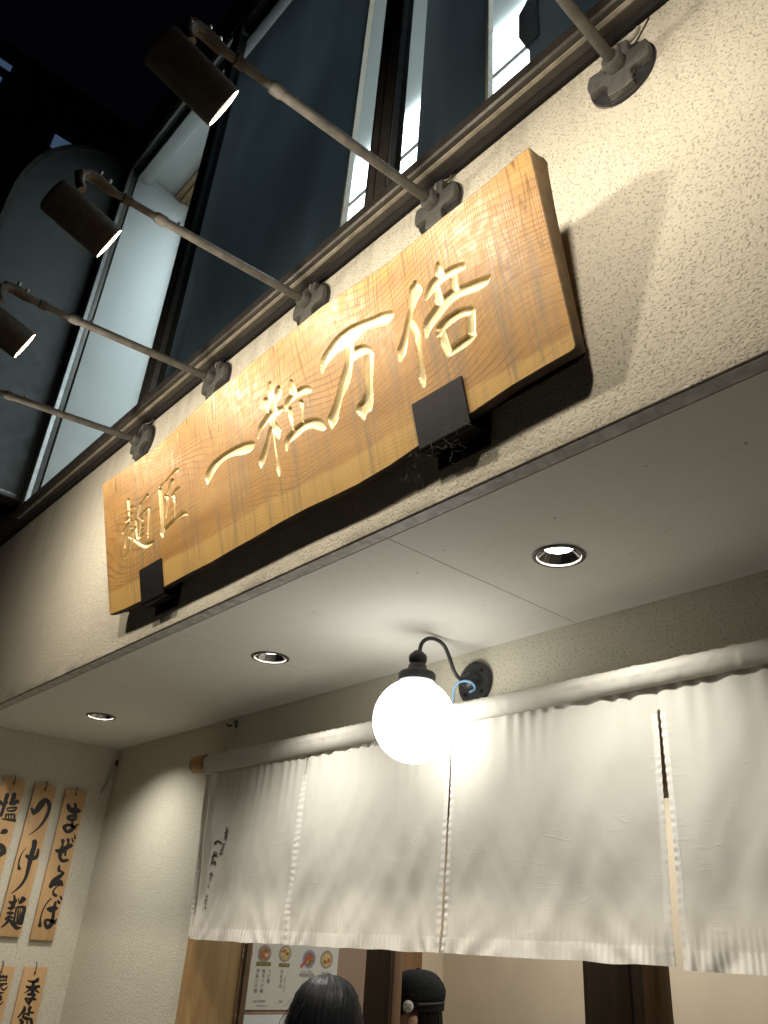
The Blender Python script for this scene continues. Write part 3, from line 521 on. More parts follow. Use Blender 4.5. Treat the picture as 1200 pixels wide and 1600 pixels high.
PLAQUE_INK={"mazesoba":[[[1857.9,2219.6,1874.4,2227.2],[1870.8,2196.0,1885.1,2213.1],[1902.4,2182.6,1901.6,2212.5],[1934.6,2190.3,1928.9,2212.7],[1941.7,2195.6,1938.1,2209.5]],[[1897.7,2232.4,1912.6,2235.4],[1903.4,2213.5,1919.9,2214.9],[1902.6,2190.0,1924.2,2192.8],[1915.2,2168.2,1931.1,2171.2],[1919.6,2158.3,1931.7,2151.2],[1907.8,2155.8,1910.4,2142.0],[1885.1,2158.5,1884.4,2145.8]],[[1887.2,2151.5,1874.4,2161.8],[1894.3,2159.9,1886.8,2173.7],[1924.8,2164.8,1920.3,2179.5]],[[1903.4,2155.1,1917.0,2155.6],[1907.2,2129.7,1920.6,2131.4],[1912.6,2109.6,1931.9,2108.2],[1906.5,2102.7,1922.9,2088.2],[1896.7,2093.1,1896.6,2078.6],[1886.1,2104.3,1873.0,2093.3],[1882.2,2104.0,1863.9,2112.0],[1892.1,2112.9,1886.0,2127.0],[1916.1,2112.3,1917.4,2126.8],[1938.0,2103.4,1929.5,2122.2],[1943.7,2122.8,1936.3,2129.5],[1957.1,2131.6,1955.8,2133.9]],[[1856.6,1983.5,1858.6,1992.6],[1871.4,1975.5,1869.8,1993.6],[1899.2,1976.1,1883.8,1997.2],[1922.0,1997.5,1904.9,2014.7],[1943.6,2013.2,1930.3,2028.6]],[[1874.1,2039.2,1894.4,2040.4],[1883.2,2018.5,1894.0,2017.8],[1876.2,1984.5,1897.7,1983.0],[1884.1,1950.4,1899.7,1955.0],[1908.9,1930.6,1910.3,1946.8],[1939.1,1938.4,1933.6,1951.4]],[[1903.6,2046.9,1920.6,2048.8],[1912.3,2026.7,1923.2,2025.8],[1907.4,1996.9,1919.3,1995.6],[1912.1,1967.4,1921.8,1967.3]],[[1928.2,2056.1,1934.8,2058.9],[1937.6,2038.1,1947.1,2042.0]],[[1939.1,2078.1,1944.4,2079.1],[1944.3,2056.0,1954.8,2058.0]],[[1891.9,1911.7,1904.0,1912.2],[1896.2,1885.9,1908.7,1894.0],[1918.7,1878.9,1936.2,1880.5],[1901.5,1864.8,1920.1,1852.0],[1877.5,1841.6,1901.8,1827.3],[1868.1,1813.3,1886.5,1804.7]],[[1883.8,1808.7,1872.3,1824.1],[1908.7,1816.7,1895.9,1839.5],[1926.7,1822.3,1930.8,1843.1],[1937.7,1815.5,1945.5,1820.0]],[[1929.7,1823.9,1933.5,1819.9],[1905.4,1808.5,1910.8,1804.5],[1893.5,1787.1,1903.4,1785.4],[1901.2,1768.0,1911.4,1776.6],[1917.7,1760.7,1922.2,1773.7]],[[1892.4,1753.9,1898.2,1750.4],[1874.7,1728.4,1880.8,1725.5],[1864.4,1696.1,1870.8,1694.4],[1861.4,1657.8,1868.9,1656.8],[1862.5,1639.0,1874.3,1638.5],[1860.9,1621.9,1880.1,1620.7]],[[1890.6,1695.4,1889.6,1707.5],[1910.8,1688.0,1902.4,1712.2],[1934.8,1696.1,1924.0,1716.5],[1943.5,1704.4,1938.2,1714.4]],[[1918.1,1736.8,1930.2,1735.2],[1916.5,1716.3,1931.9,1714.8],[1919.4,1685.2,1934.7,1684.1],[1921.8,1653.0,1939.2,1650.1],[1914.7,1628.0,1934.8,1617.9],[1914.2,1622.1,1907.2,1608.3],[1901.0,1639.0,1886.9,1636.5],[1899.8,1644.3,1892.3,1655.0],[1919.9,1642.3,1921.0,1655.0],[1946.5,1631.4,1936.7,1649.3],[1953.9,1656.4,1950.0,1658.6]],[[1930.8,1740.9,1938.0,1747.1],[1941.4,1729.9,1950.8,1737.9]],[[1938.9,1764.5,1947.1,1768.3],[1948.7,1750.4,1957.8,1754.7]]],"tsukemen":[[[1667.8,2176.9,1678.4,2183.5],[1689.6,2147.8,1687.2,2173.9],[1718.6,2171.7,1693.6,2186.9],[1736.3,2205.7,1708.7,2222.3],[1740.7,2217.9,1736.2,2241.8],[1750.3,2211.8,1768.9,2221.0],[1759.4,2185.5,1776.8,2184.2],[1754.1,2146.0,1769.7,2140.9],[1739.5,2104.0,1749.8,2098.4],[1713.1,2065.1,1717.6,2061.5],[1691.2,2047.0,1692.8,2045.4]],[[1700.0,1985.3,1701.5,1984.4],[1683.8,1959.8,1688.0,1958.0],[1677.5,1933.7,1684.1,1932.1],[1675.8,1917.9,1683.5,1917.2],[1678.3,1897.2,1686.8,1898.0],[1681.8,1877.5,1699.1,1881.3]],[[1722.2,2018.6,1747.4,2018.2],[1726.5,1991.3,1750.2,1989.0],[1724.2,1958.3,1748.8,1954.4],[1724.3,1929.5,1747.7,1926.6],[1727.1,1896.3,1746.6,1893.7],[1728.5,1845.2,1743.8,1841.2],[1716.8,1807.5,1727.9,1801.8],[1700.4,1783.1,1707.6,1777.7],[1680.6,1759.6,1682.3,1758.2]],[[1707.2,1938.2,1711.2,1951.1],[1734.5,1925.6,1733.2,1945.6],[1767.8,1933.7,1753.0,1947.8],[1773.7,1960.3,1757.9,1963.4],[1769.5,1982.2,1759.3,1982.8]],[[1696.3,1751.5,1705.9,1752.6],[1703.4,1722.9,1719.1,1720.6],[1693.3,1693.6,1710.2,1687.1]],[[1681.9,1718.7,1684.7,1726.6],[1705.2,1706.1,1696.3,1724.8],[1722.4,1726.8,1713.7,1734.5]],[[1687.4,1688.3,1684.5,1695.9],[1707.2,1687.2,1699.9,1702.1],[1719.8,1696.1,1715.3,1703.3]],[[1690.6,1665.2,1687.8,1675.0],[1709.4,1663.6,1705.0,1678.9],[1721.7,1668.8,1719.8,1675.3]],[[1692.1,1638.6,1683.8,1646.4],[1705.6,1648.5,1700.1,1660.2],[1722.1,1646.2,1722.7,1653.6]],[[1683.2,1604.1,1677.2,1608.8],[1698.8,1617.5,1689.5,1624.2],[1710.6,1630.0,1704.4,1646.1],[1721.6,1619.2,1731.1,1631.4],[1755.0,1597.3,1758.5,1612.4],[1777.9,1607.0,1776.5,1610.2]],[[1723.5,1738.9,1729.2,1740.5],[1738.3,1713.7,1734.4,1727.6],[1761.6,1731.8,1743.1,1751.2],[1763.8,1735.1,1764.1,1743.9]],[[1723.0,1698.0,1731.8,1697.1],[1725.5,1667.5,1734.2,1666.6],[1726.2,1631.8,1738.6,1630.4]],[[1733.6,1695.7,1731.8,1705.7],[1760.7,1694.3,1773.5,1705.9],[1760.0,1670.4,1779.0,1668.3],[1763.1,1628.8,1780.7,1626.7]],[[1735.0,1692.6,1741.2,1692.6],[1740.9,1654.1,1750.8,1654.0],[1744.4,1626.8,1756.8,1626.4]],[[1747.0,1690.6,1752.0,1690.6],[1756.8,1632.7,1765.5,1632.7]],[[1735.1,1623.1,1734.2,1633.9],[1769.9,1620.0,1769.2,1629.7]]],"shio":[[[1519.4,2231.3,1539.1,2228.1],[1518.4,2206.7,1537.5,2204.5],[1521.1,2183.0,1537.4,2180.9],[1519.9,2151.5,1535.1,2148.8],[1517.5,2125.3,1533.7,2122.2]],[[1497.1,2179.1,1503.2,2197.8],[1526.6,2171.0,1522.8,2186.3],[1543.1,2188.3,1533.9,2196.6]],[[1552.3,2236.9,1574.5,2235.2],[1553.3,2215.8,1575.2,2211.0],[1549.5,2191.3,1565.6,2185.7]],[[1558.0,2180.1,1553.2,2191.0],[1579.3,2182.9,1567.7,2198.5],[1594.7,2199.1,1587.8,2213.9],[1592.4,2195.6,1601.6,2200.3]],[[1549.8,2159.5,1546.6,2167.4],[1572.9,2164.6,1569.7,2173.7],[1589.6,2167.5,1595.7,2176.6],[1584.9,2162.7,1591.6,2153.8],[1554.7,2153.4,1555.0,2146.3],[1550.5,2163.5,1544.0,2160.5]],[[1550.2,2128.0,1547.9,2136.1],[1592.6,2132.9,1590.0,2142.1]],[[1544.9,2129.4,1554.6,2129.5],[1549.2,2109.0,1556.7,2109.0]],[[1559.8,2130.8,1566.1,2131.6],[1565.5,2110.6,1571.9,2111.4]],[[1574.3,2132.7,1580.6,2133.5],[1580.1,2112.4,1586.4,2113.2]],[[1588.0,2134.8,1598.8,2135.5],[1593.0,2114.4,1602.7,2115.0]],[[1534.6,2105.9,1533.9,2110.0],[1567.5,2103.1,1566.0,2113.2],[1604.8,2101.0,1602.8,2115.2]],[[1555.0,2035.5,1547.9,2042.5],[1567.8,2036.8,1552.4,2056.1],[1578.1,2042.1,1566.0,2061.4]],[[1547.0,1977.5,1545.9,1987.4],[1559.5,1972.8,1565.8,1990.6],[1568.6,1961.3,1591.3,1975.3],[1573.6,1955.0,1601.4,1947.7],[1566.3,1944.0,1584.5,1931.1],[1559.5,1924.5,1568.8,1918.3]]],"kisetsu":[[[1877.3,1370.1,1877.4,1374.7],[1906.0,1361.8,1902.6,1373.0],[1932.5,1367.4,1919.1,1381.0],[1933.4,1380.4,1923.1,1384.2]],[[1902.3,1366.4,1914.1,1365.4],[1902.4,1340.6,1921.3,1339.3],[1909.0,1312.6,1925.4,1311.7]],[[1876.4,1342.2,1876.6,1350.7],[1904.4,1333.9,1899.9,1349.0],[1945.1,1342.4,1939.4,1354.2]],[[1899.4,1344.5,1910.5,1335.2],[1885.5,1328.2,1890.6,1323.3],[1871.1,1318.6,1872.7,1316.8]],[[1917.2,1337.1,1925.1,1343.0],[1934.2,1322.9,1939.0,1329.6],[1952.3,1320.3,1952.7,1322.1]],[[1894.5,1307.6,1891.6,1316.3],[1916.3,1306.2,1913.0,1320.0],[1934.2,1307.3,1933.2,1315.2]],[[1925.0,1312.6,1933.7,1307.9],[1912.3,1298.5,1927.4,1290.2],[1905.3,1287.6,1921.4,1281.3],[1907.3,1268.8,1914.8,1266.7]],[[1886.5,1290.2,1884.3,1298.1],[1902.2,1290.3,1900.6,1298.2],[1940.0,1286.4,1938.3,1296.6]],[[1886.0,1288.1,1891.4,1292.4],[1898.9,1276.0,1905.8,1281.0],[1909.8,1268.4,1913.6,1271.0]],[[1887.2,1256.8,1900.3,1255.2],[1887.2,1246.8,1902.9,1239.9],[1877.6,1228.5,1885.9,1223.4],[1869.1,1215.7,1876.6,1211.1]],[[1913.2,1257.2,1929.3,1254.7],[1916.7,1231.8,1928.0,1239.2],[1945.4,1229.2,1944.1,1237.7]],[[1898.5,1217.1,1891.0,1223.0],[1907.1,1225.8,1904.3,1233.6],[1924.8,1217.5,1927.5,1226.2]],[[1918.9,1215.7,1920.4,1208.7],[1895.3,1219.1,1897.9,1207.5]],[[1881.4,1201.3,1889.4,1208.0],[1888.5,1194.0,1905.9,1195.9],[1893.3,1168.9,1909.5,1167.2]],[[1910.9,1201.0,1908.9,1211.8],[1934.7,1200.4,1945.7,1208.1],[1946.3,1167.2,1959.0,1167.6]],[[1918.7,1200.9,1927.1,1200.2],[1925.2,1168.0,1932.1,1167.4]],[[1900.8,1174.2,1898.8,1181.1],[1951.0,1173.6,1949.0,1180.6]],[[1910.1,1157.3,1924.1,1155.5],[1913.1,1130.7,1927.0,1128.6],[1918.5,1101.7,1924.1,1100.7]],[[1927.1,1150.5,1925.3,1162.0],[1944.4,1151.2,1954.7,1156.8],[1945.8,1129.9,1958.0,1128.2]]],"nokou":[[[1721.9,1383.6,1720.0,1393.3],[1735.6,1382.8,1733.3,1392.6],[1770.2,1383.9,1768.4,1390.9]],[[1718.2,1387.1,1724.2,1387.8],[1725.8,1368.6,1731.8,1369.3]],[[1731.8,1395.4,1737.0,1395.8],[1741.1,1370.9,1746.3,1371.4]],[[1746.2,1395.8,1751.6,1395.9],[1753.3,1371.3,1758.6,1371.4]],[[1760.9,1392.5,1768.2,1392.0],[1765.1,1369.8,1772.4,1369.4]],[[1727.5,1366.2,1725.6,1371.7],[1769.2,1368.8,1767.2,1374.3]],[[1731.1,1353.6,1729.5,1359.0],[1773.9,1353.0,1770.9,1360.8],[1778.8,1358.7,1775.3,1361.9]],[[1734.3,1343.9,1731.9,1349.3],[1760.1,1346.8,1757.5,1352.9]],[[1747.6,1342.5,1751.2,1345.2],[1760.1,1329.0,1763.2,1335.6],[1775.5,1329.4,1769.9,1335.5],[1784.7,1344.0,1782.8,1345.4]],[[1743.7,1311.4,1740.4,1319.8],[1757.1,1311.9,1753.0,1321.5],[1771.9,1317.2,1770.1,1321.1]],[[1746.8,1299.2,1744.6,1306.9],[1758.1,1299.2,1764.2,1307.1],[1761.5,1292.0,1770.9,1287.3],[1750.6,1289.4,1755.3,1282.1]],[[1759.8,1259.9,1755.1,1265.4],[1771.8,1266.0,1766.2,1270.9],[1781.7,1279.2,1778.2,1281.7]]]}
NOREN_INK=[[[-3391.1,2037.5,-3383.9,2036.8],[-3388.7,2020.1,-3380.6,2019.4]],[[-3398.2,2010.7,-3401.2,2013.1],[-3358.4,2019.4,-3362.0,2022.2]],[[-3360.0,2030.2,-3355.6,2028.4],[-3370.7,2023.6,-3365.5,2021.4]],[[-3392.7,2016.2,-3390.3,2019.1],[-3362.7,2007.2,-3360.2,2010.1]],[[-3378.6,2020.0,-3370.5,2018.4],[-3387.1,1996.0,-3377.0,1994.1]],[[-3391.8,1985.0,-3396.5,1986.6],[-3378.1,1997.8,-3379.0,2001.7],[-3367.3,1983.2,-3358.4,1984.4]],[[-3392.4,2005.1,-3392.8,2008.1],[-3360.8,2002.3,-3361.2,2005.2]],[[-3380.1,2009.0,-3373.0,2009.9],[-3364.5,1993.5,-3357.4,1994.5]],[[-3394.2,1964.9,-3396.9,1967.8],[-3363.2,1968.4,-3365.8,1971.3]],[[-3391.8,1969.2,-3385.8,1967.9],[-3401.2,1950.3,-3394.3,1948.7],[-3414.0,1929.1,-3406.1,1927.3]],[[-3409.2,1926.7,-3411.2,1930.6],[-3368.5,1927.6,-3369.9,1930.5]],[[-3374.4,1966.0,-3369.6,1964.7],[-3393.3,1942.7,-3387.6,1941.1]],[[-3377.7,1958.6,-3373.7,1957.8],[-3384.9,1942.0,-3380.9,1941.2]],[[-3471.0,1972.0,-3479.3,1975.2],[-3459.2,1979.1,-3467.7,1984.4],[-3444.2,1980.4,-3443.0,1986.1],[-3412.6,1970.5,-3407.7,1975.8]],[[-3469.7,1943.0,-3462.4,1942.0],[-3472.8,1926.2,-3463.4,1924.8],[-3479.5,1892.3,-3472.2,1891.2]],[[-3475.1,1921.0,-3479.9,1924.7],[-3455.2,1925.0,-3456.8,1929.9],[-3436.6,1919.5,-3433.2,1923.2]],[[-3449.9,1938.5,-3443.7,1937.6],[-3452.5,1927.8,-3444.2,1926.6]],[[-3460.1,1893.8,-3466.7,1897.6],[-3452.7,1897.8,-3447.0,1903.4],[-3437.7,1886.2,-3429.9,1887.6]],[[-3472.3,1846.0,-3478.3,1848.4],[-3463.3,1851.9,-3461.7,1857.3],[-3448.1,1841.6,-3440.9,1843.5]],[[-3469.1,1841.0,-3462.1,1841.2],[-3462.1,1829.0,-3456.1,1829.2]],[[-3468.8,1829.3,-3464.7,1829.1],[-3466.5,1815.1,-3462.5,1814.9]],[[-3475.6,1810.5,-3470.5,1810.2],[-3475.5,1801.1,-3469.3,1800.7]],[[-3463.1,1803.3,-3458.0,1802.9],[-3462.9,1795.1,-3457.7,1794.7]],[[-3466.0,1773.0,-3459.8,1772.3],[-3467.9,1756.9,-3461.9,1755.8],[-3483.3,1735.5,-3479.4,1734.6]],[[-3461.1,1766.4,-3455.7,1767.2],[-3454.7,1759.2,-3447.5,1760.3]],[[-3461.2,1741.4,-3466.0,1742.5],[-3454.7,1750.6,-3457.3,1753.7],[-3444.4,1743.3,-3439.3,1745.1]],[[-3458.5,1736.1,-3450.1,1737.1],[-3453.9,1731.6,-3446.5,1732.5]],[[-3455.1,1720.1,-3446.6,1720.9],[-3451.1,1715.6,-3443.5,1716.3]],[[-3472.5,1724.0,-3469.5,1723.9],[-3470.9,1709.0,-3467.9,1708.9]]]

# ================================================================== SETTING
YF, YB, ZS = 1.217, 2.100, 2.570        # fascia face, entrance wall face, soffit height
def struct(o): o['kind'] = 'structure'; return o
struct(MB().poly([(-120, -120, -0.12), (120, -120, -0.12), (120, 120, -0.12), (-120, 120, -0.12)]).build('road', M['asphalt'], smooth=False))
struct(MB().box(-30, 20, -0.6, 4.6, -0.11, 0.0, 0.012).build('pavement', M['paving']))

# ------------------------------------------------------------------ the shop building
B = thing('shop_building', 'cream stuccoed noodle shop building with upper windows over a deep entrance soffit', 'building', (-2.0, 1.3, 0))
MB().box(-5.6, 1.6, YF, 1.255, ZS + 0.004, 3.80, 0.004).build('fascia_wall', M['stucco'], B)
MB().box(-4.9, 1.6, 1.2225, 1.262, ZS + 0.0004, ZS + 0.003, 0.0).build('soffit_trim', M['trim'], B)
MB().box(-5.6, 1.6, 1.256, 1.40, ZS + 0.03, 3.80).build('fascia_core', M['trim'], B, smooth=False)
# entrance wall: one piece with the doorway cut out
MB().prism([(-4.9, YB, 0.0), (-3.70, YB, 0.0), (-3.70, YB, 2.22), (1.6, YB, 2.22), (1.6, YB, ZS + 0.1), (-4.9, YB, ZS + 0.1)], (0, 0.14, 0)).build('entrance_wall', M['stucco_in'], B, smooth=False)
MB().box(-5.1, -4.9, YF + 0.002, 2.24, 0.0, ZS + 0.003).build('side_wall', M['stucco_side'], B, smooth=False)
DOWN = [(-1.241, 1.650), (-2.648, 1.655), (-4.168, 1.653)]
def soffit_panel(x0, x1, y0, y1):
    vs = [Vector((x0, y0)), Vector((x1, y0)), Vector((x1, y1)), Vector((x0, y1))]
    es = [(0, 1), (1, 2), (2, 3), (3, 0)]
    hs = [(c, 0.066) for c in DOWN if x0 - 0.07 < c[0] < x1 + 0.07]
    for (cx, cy), r in hs:
        k = len(vs); n = 40
        vs += [Vector((cx + r * math.cos(2 * math.pi * i / n), cy + r * math.sin(2 * math.pi * i / n))) for i in range(n)]
        es += [(k + i, k + (i + 1) % n) for i in range(n)]
    V, E, F, *_ = geometry.delaunay_2d_cdt(vs, es, [], 0, 1e-6)
    b = MB(); low = [b.b.verts.new((v.x, v.y, ZS)) for v in V]
    for f in F:
        c = sum((V[i] for i in f), Vector((0, 0))) / len(f)
        if not (x0 < c.x < x1 and y0 < c.y < y1): continue
        if any((c - Vector(h)).length < r * 0.995 for h, r in hs): continue
        b.b.faces.new([low[i] for i in f])
    ext = bmesh.ops.extrude_face_region(b.b, geom=b.b.faces[:])
    for v in [g for g in ext['geom'] if isinstance(g, bmesh.types.BMVert)]: v.co.z += 0.012
    lone = [v for v in b.b.verts if not v.link_faces]
    bmesh.ops.delete(b.b, geom=lone, context='VERTS')
    return b.build('soffit_panel', M['soffit'], B, smooth=False)
for a, c in ((-4.898, -2.6738), (-2.6708, -1.5198), (-1.5168, 0.305), (0.308, 1.6)):
    soffit_panel(a, c, 1.2645, 2.0985)
# screw heads in the soffit
scr = None
for x, y in ((-0.604, 1.466), (-1.112, 1.469), (-1.623, 1.473), (-2.125, 1.470), (-3.158, 1.48), (-3.665, 1.468), (-4.167, 1.469), (-4.674, 1.467)):
    if scr is None:
        scr = MB().lathe([(0.0005, -0.0012), (0.0035, -0.0011), (0.0046, -0.0004), (0.005, 0.001)], Matrix.Translation((x, y, ZS)), 12).build('screw', M['screw'], B)
        s0 = (x, y)
    else:
        o = scr.copy(); COL.objects.link(o); o.location = (x - s0[0], y - s0[1], 0)

# upper window band: stands 7 cm proud of the stucco
WY = 1.150
def extr(prof, x0, x1, name, m):
    MB().rings([[(x0, y, z) for y, z in prof], [(x1, y, z) for y, z in prof]]).build(name, m, B, smooth=False)
extr([(1.2168, 3.752), (1.196, 3.752), (1.196, 3.738), (1.178, 3.738), (1.178, 3.800), (1.2168, 3.800)], -5.6, 1.6, 'sill_edge', M['rubber'])
extr([(1.1775, 3.744), (1.156, 3.744), (1.156, 3.800), (1.1775, 3.800)], -5.6, 1.6, 'sill', M['bronze'])
extr([(1.1555, 3.752), (1.143, 3.752), (1.143, 3.757), (1.1555, 3.757)], -4.86, 1.6, 'sill_ledge', M['bronze_dusty'])
extr([(1.1555, 3.759), (1.128, 3.759), (1.122, 3.766), (1.122, 3.806), (1.1555, 3.812)], -5.6, 1.6, 'sill', M['bronze'])
MB().box(-5.6, -4.8695, 1.185, 1.40, 3.813, 6.90).build('upper_wall', M['frame_dk'], B, smooth=False)
MB().box(-5.6, 1.6, 1.13, 1.30, 6.90, 7.35, 0.01).build('parapet', M['frame_dk'], B)
MB().box(-4.86, 1.6, 1.12, 1.18, 6.845, 6.898, 0.004).build('window_head', M['bronze'], B)
MB().box(-4.86, 1.6, 1.135, 1.16, 6.815, 6.844, 0.003).build('window_head_strip', M['alu'], B)
def window(x0, x1, frame_w):
    w = MB()
    w.box(x0, x0 + frame_w, 1.128, 1.19, 3.812, 6.815, 0.003)
    w.box(x1 - 0.035, x1, 1.128, 1.19, 3.812, 6.815, 0.003)
    w.box(x0 + frame_w + 0.0005, x1 - 0.0355, 1.140, 1.185, 3.812, 3.838, 0.003)
    f = w.build('window', M['bronze'], B)
    MB().box(x0 + frame_w + 0.001, x1 - 0.036, 1.160, 1.166, 3.8385, 6.8145).build('pane', M['glass'], f, smooth=False)
    g = MB(); a = x0 + frame_w
    g.box(a + 0.0005, a + 0.006, 1.134, 1.158, 3.84, 6.80)
    g.build('bead', M['alu'], f, smooth=False)
    k = MB(); k.box(x1 - 0.060, x1 - 0.0365, 1.139, 1.158, 3.84, 6.80)
    k.build('gasket', M['rubber'], f, smooth=False)
    return f
window(-4.83, -3.262, 0.045)
window(-3.255, -1.565, 0.060)
window(-1.558, 0.30, 0.055)
window(0.307, 1.58, 0.055)
for x in (-3.2585, -1.5615, 0.3035):
    MB().box(x - 0.003, x + 0.003, 1.134, 1.185, 3.812, 6.815).build('mullion_gasket', M['rubber'], B, smooth=False)
MB().box(-4.868, -4.832, 1.125, 1.20, 3.812, 6.843, 0.003).build('window_jamb', M['rubber'], B)

# upstairs room behind the glass
MB().box(-5.2, 1.6, 1.20, 4.6, 6.83, 6.895).build('room_ceiling', M['room_white'], B, smooth=False)
MB().box(-5.2, 1.6, 4.5, 4.6, 2.75, 6.829).build('room_back_wall', M['room_white'], B, smooth=False)
MB().box(-5.2, 1.6, 1.41, 4.499, 2.70, 2.749).build('room_floor', M['floor'], B, smooth=False)
MB().box(-5.2, -4.80, 1.205, 1.655, 3.83, 6.829, 0.004).build('room_pier', M['room_white'], B)
MB().box(-5.3, -5.2, 1.656, 4.6, 2.75, 6.829).build('room_side_wall', M['room_white'], B, smooth=False)
MB().box(1.6, 1.7, 1.2, 4.6, 2.75, 6.9).build('room_side_wall', M['room_white'], B, smooth=False)
MB().box(-4.80, 1.59, 1.200, 1.300, 6.74, 6.829, 0.004).build('room_header', M['room_white'], B)
for y0, y1, z0 in ((1.515, 1.555, 6.795), (1.559, 1.60, 6.785), (1.604, 1.64, 6.795)):
    MB().box(-4.795, 1.58, y0, y1, z0, 6.8285, 0.003).build('curtain_rail', M['trimwood'], B)
MB().box(-4.80, -4.765, 1.665, 1.72, 3.0, 6.78, 0.004).build('room_trim', M['trimwood'], B)

# entrance: jamb, lintel, glazed door, posts
MB().box(-3.702, -3.612, 2.090, 2.330, 0.0, 2.219, 0.003).build('door_jamb', M['jamb'], B)
MB().box(-3.6115, 1.55, 2.20, 2.42, 2.06, 2.2195, 0.004).build('lintel', M['midwood'], B)
D = MB().box(-2.748, -2.606, 2.328, 2.362, 0.02, 2.058, 0.003).build('sliding_door', M['darkwood'], B)
MB().box(-3.585, -2.7485, 2.340, 2.346, 0.12, 2.055).build('pane', M['glass'], D, smooth=False)
MB().box(-3.610, -3.5955, 2.332, 2.352, 0.02, 2.057).build('edge_strip', M['alu'], D, smooth=False)
MB().box(-3.595, -3.586, 2.334, 2.360, 0.02, 2.057).build('stile', M['midwood'], D, smooth=False)
MB().box(-2.6055, -2.590, 2.330, 2.350, 0.02, 2.057).build('edge_strip', M['alu'], D, smooth=False)
P = MB().box(-2.586, -2.571, 2.318, 2.360, 0.0, 2.0595, 0.002).build('door_post', M['midwood'], B)
MB().box(-2.5895, -2.5865, 2.322, 2.355, 0.0, 2.058).build('post_groove', M['rubber'], P, smooth=False)
P2 = MB().box(-1.722, -1.560, 2.318, 2.40, 0.0, 2.0595, 0.004).build('door_post', M['darkwood'], B)
MB().box(-1.5595, -1.552, 2.322, 2.39, 0.0, 2.058).build('post_groove', M['rubber'], P2, smooth=False)
MB().box(-1.5515, -1.514, 2.320, 2.40, 0.0, 2.0595, 0.003).build('door_stile', M['darkwood'], P2)
MB().box(-1.5135, -1.474, 2.316, 2.40, 0.0, 2.0595, 0.003).build('door_stile', M['midwood'], P2)

# shop interior
MB().box(-3.86, -3.70, 2.242, 3.32, 0.0, 2.60).build('shop_side_wall', M['shop_pink'], B, smooth=False)
MB().box(-3.86, -3.694, 3.3205, 3.535, 0.0, 2.60, 0.004).build('inner_door_frame', M['jamb2'], B)
MB().box(-3.86, -3.698, 3.5355, 3.70, 0.0, 2.60).build('shop_side_wall', M['shop_wall'], B, smooth=False)
MB().box(-3.86, 1.6, 3.70, 3.80, 0.0, 2.60).build('shop_back_wall', M['shop_wall'], B, smooth=False)
MB().box(1.6, 1.7, 2.1, 3.8, 0.0, 2.75).build('shop_side_wall', M['shop_wall'], B, smooth=False)
MB().box(-3.86, 1.6, 2.242, 3.8, 2.601, 2.66).build('shop_ceiling', M['shop_wall'], B, smooth=False)
MB().box(-3.70, 1.6, 2.10, 3.70, -0.002, 0.006).build('shop_floor', M['floor'], B, smooth=False)
MB().box(-3.699, -3.685, 2.38, 3.05, 1.12, 1.310, 0.003).build('wall_panel', M['room_white'], B)

# ------------------------------------------------------------------ neighbour's blade sign beside the windows
BL = thing('blade_sign', 'tall unlit grey blade sign with a rounded top corner beside the upper windows', 'sign', (-4.93, 1.1, 3.9))
out = [(1.135, 3.885), (0.50, 3.885), (0.485, 5.0), (0.47, 5.75)]
for i in range(13):
    a = R(180 - 90 * i / 12)
    out.append((1.005 + 0.535 * math.cos(a) * (1 - 0.0), 6.02 + 0.86 * math.sin(a)))
out.append((1.135, 6.90))
MB().prism([(-4.985, y, z) for y, z in out], (0.105, 0, 0)).build('panel', M['blade'], BL, smooth=False)
rim = [(-4.93, y, z) for y, z in out[1:]] 
b = MB()
def rect_sweep(b, path, c, w, x0, x1):
    """flat band of thickness w around an outline in the YZ plane"""
    n = len(path); ri = []
    for i, (y, z) in enumerate(path):
        a = path[max(i - 1, 0)]; d = path[min(i + 1, n - 1)]
        t = Vector((d[0] - a[0], d[1] - a[1])).normalized(); nn = Vector((-t.y, t.x))
        if (Vector((y, z)) + nn * 0.01 - Vector(c)).length < (Vector((y, z)) - Vector(c)).length: nn = -nn
        o_ = Vector((y, z)) + nn * w; i_ = Vector((y, z)) - nn * 0.022
        ri.append([(x0, i_.x, i_.y), (x1, i_.x, i_.y), (x1, o_.x, o_.y), (x0, o_.x, o_.y)])
    b.rings(ri)
rect_sweep(b, out[1:], (0.85, 5.3), 0.016, -4.995, -4.862)
b.build('rim', M['frame_dk'], BL)
MB().box(-4.995, -4.862, 0.49, 1.13, 3.868, 3.905, 0.004).build('bottom_rail', M['bronze'], BL)
MB().box(-4.97, -4.90, 1.1355, 1.215, 4.3, 4.4, 0.004).build('wall_bracket', M['frame_dk'], BL)

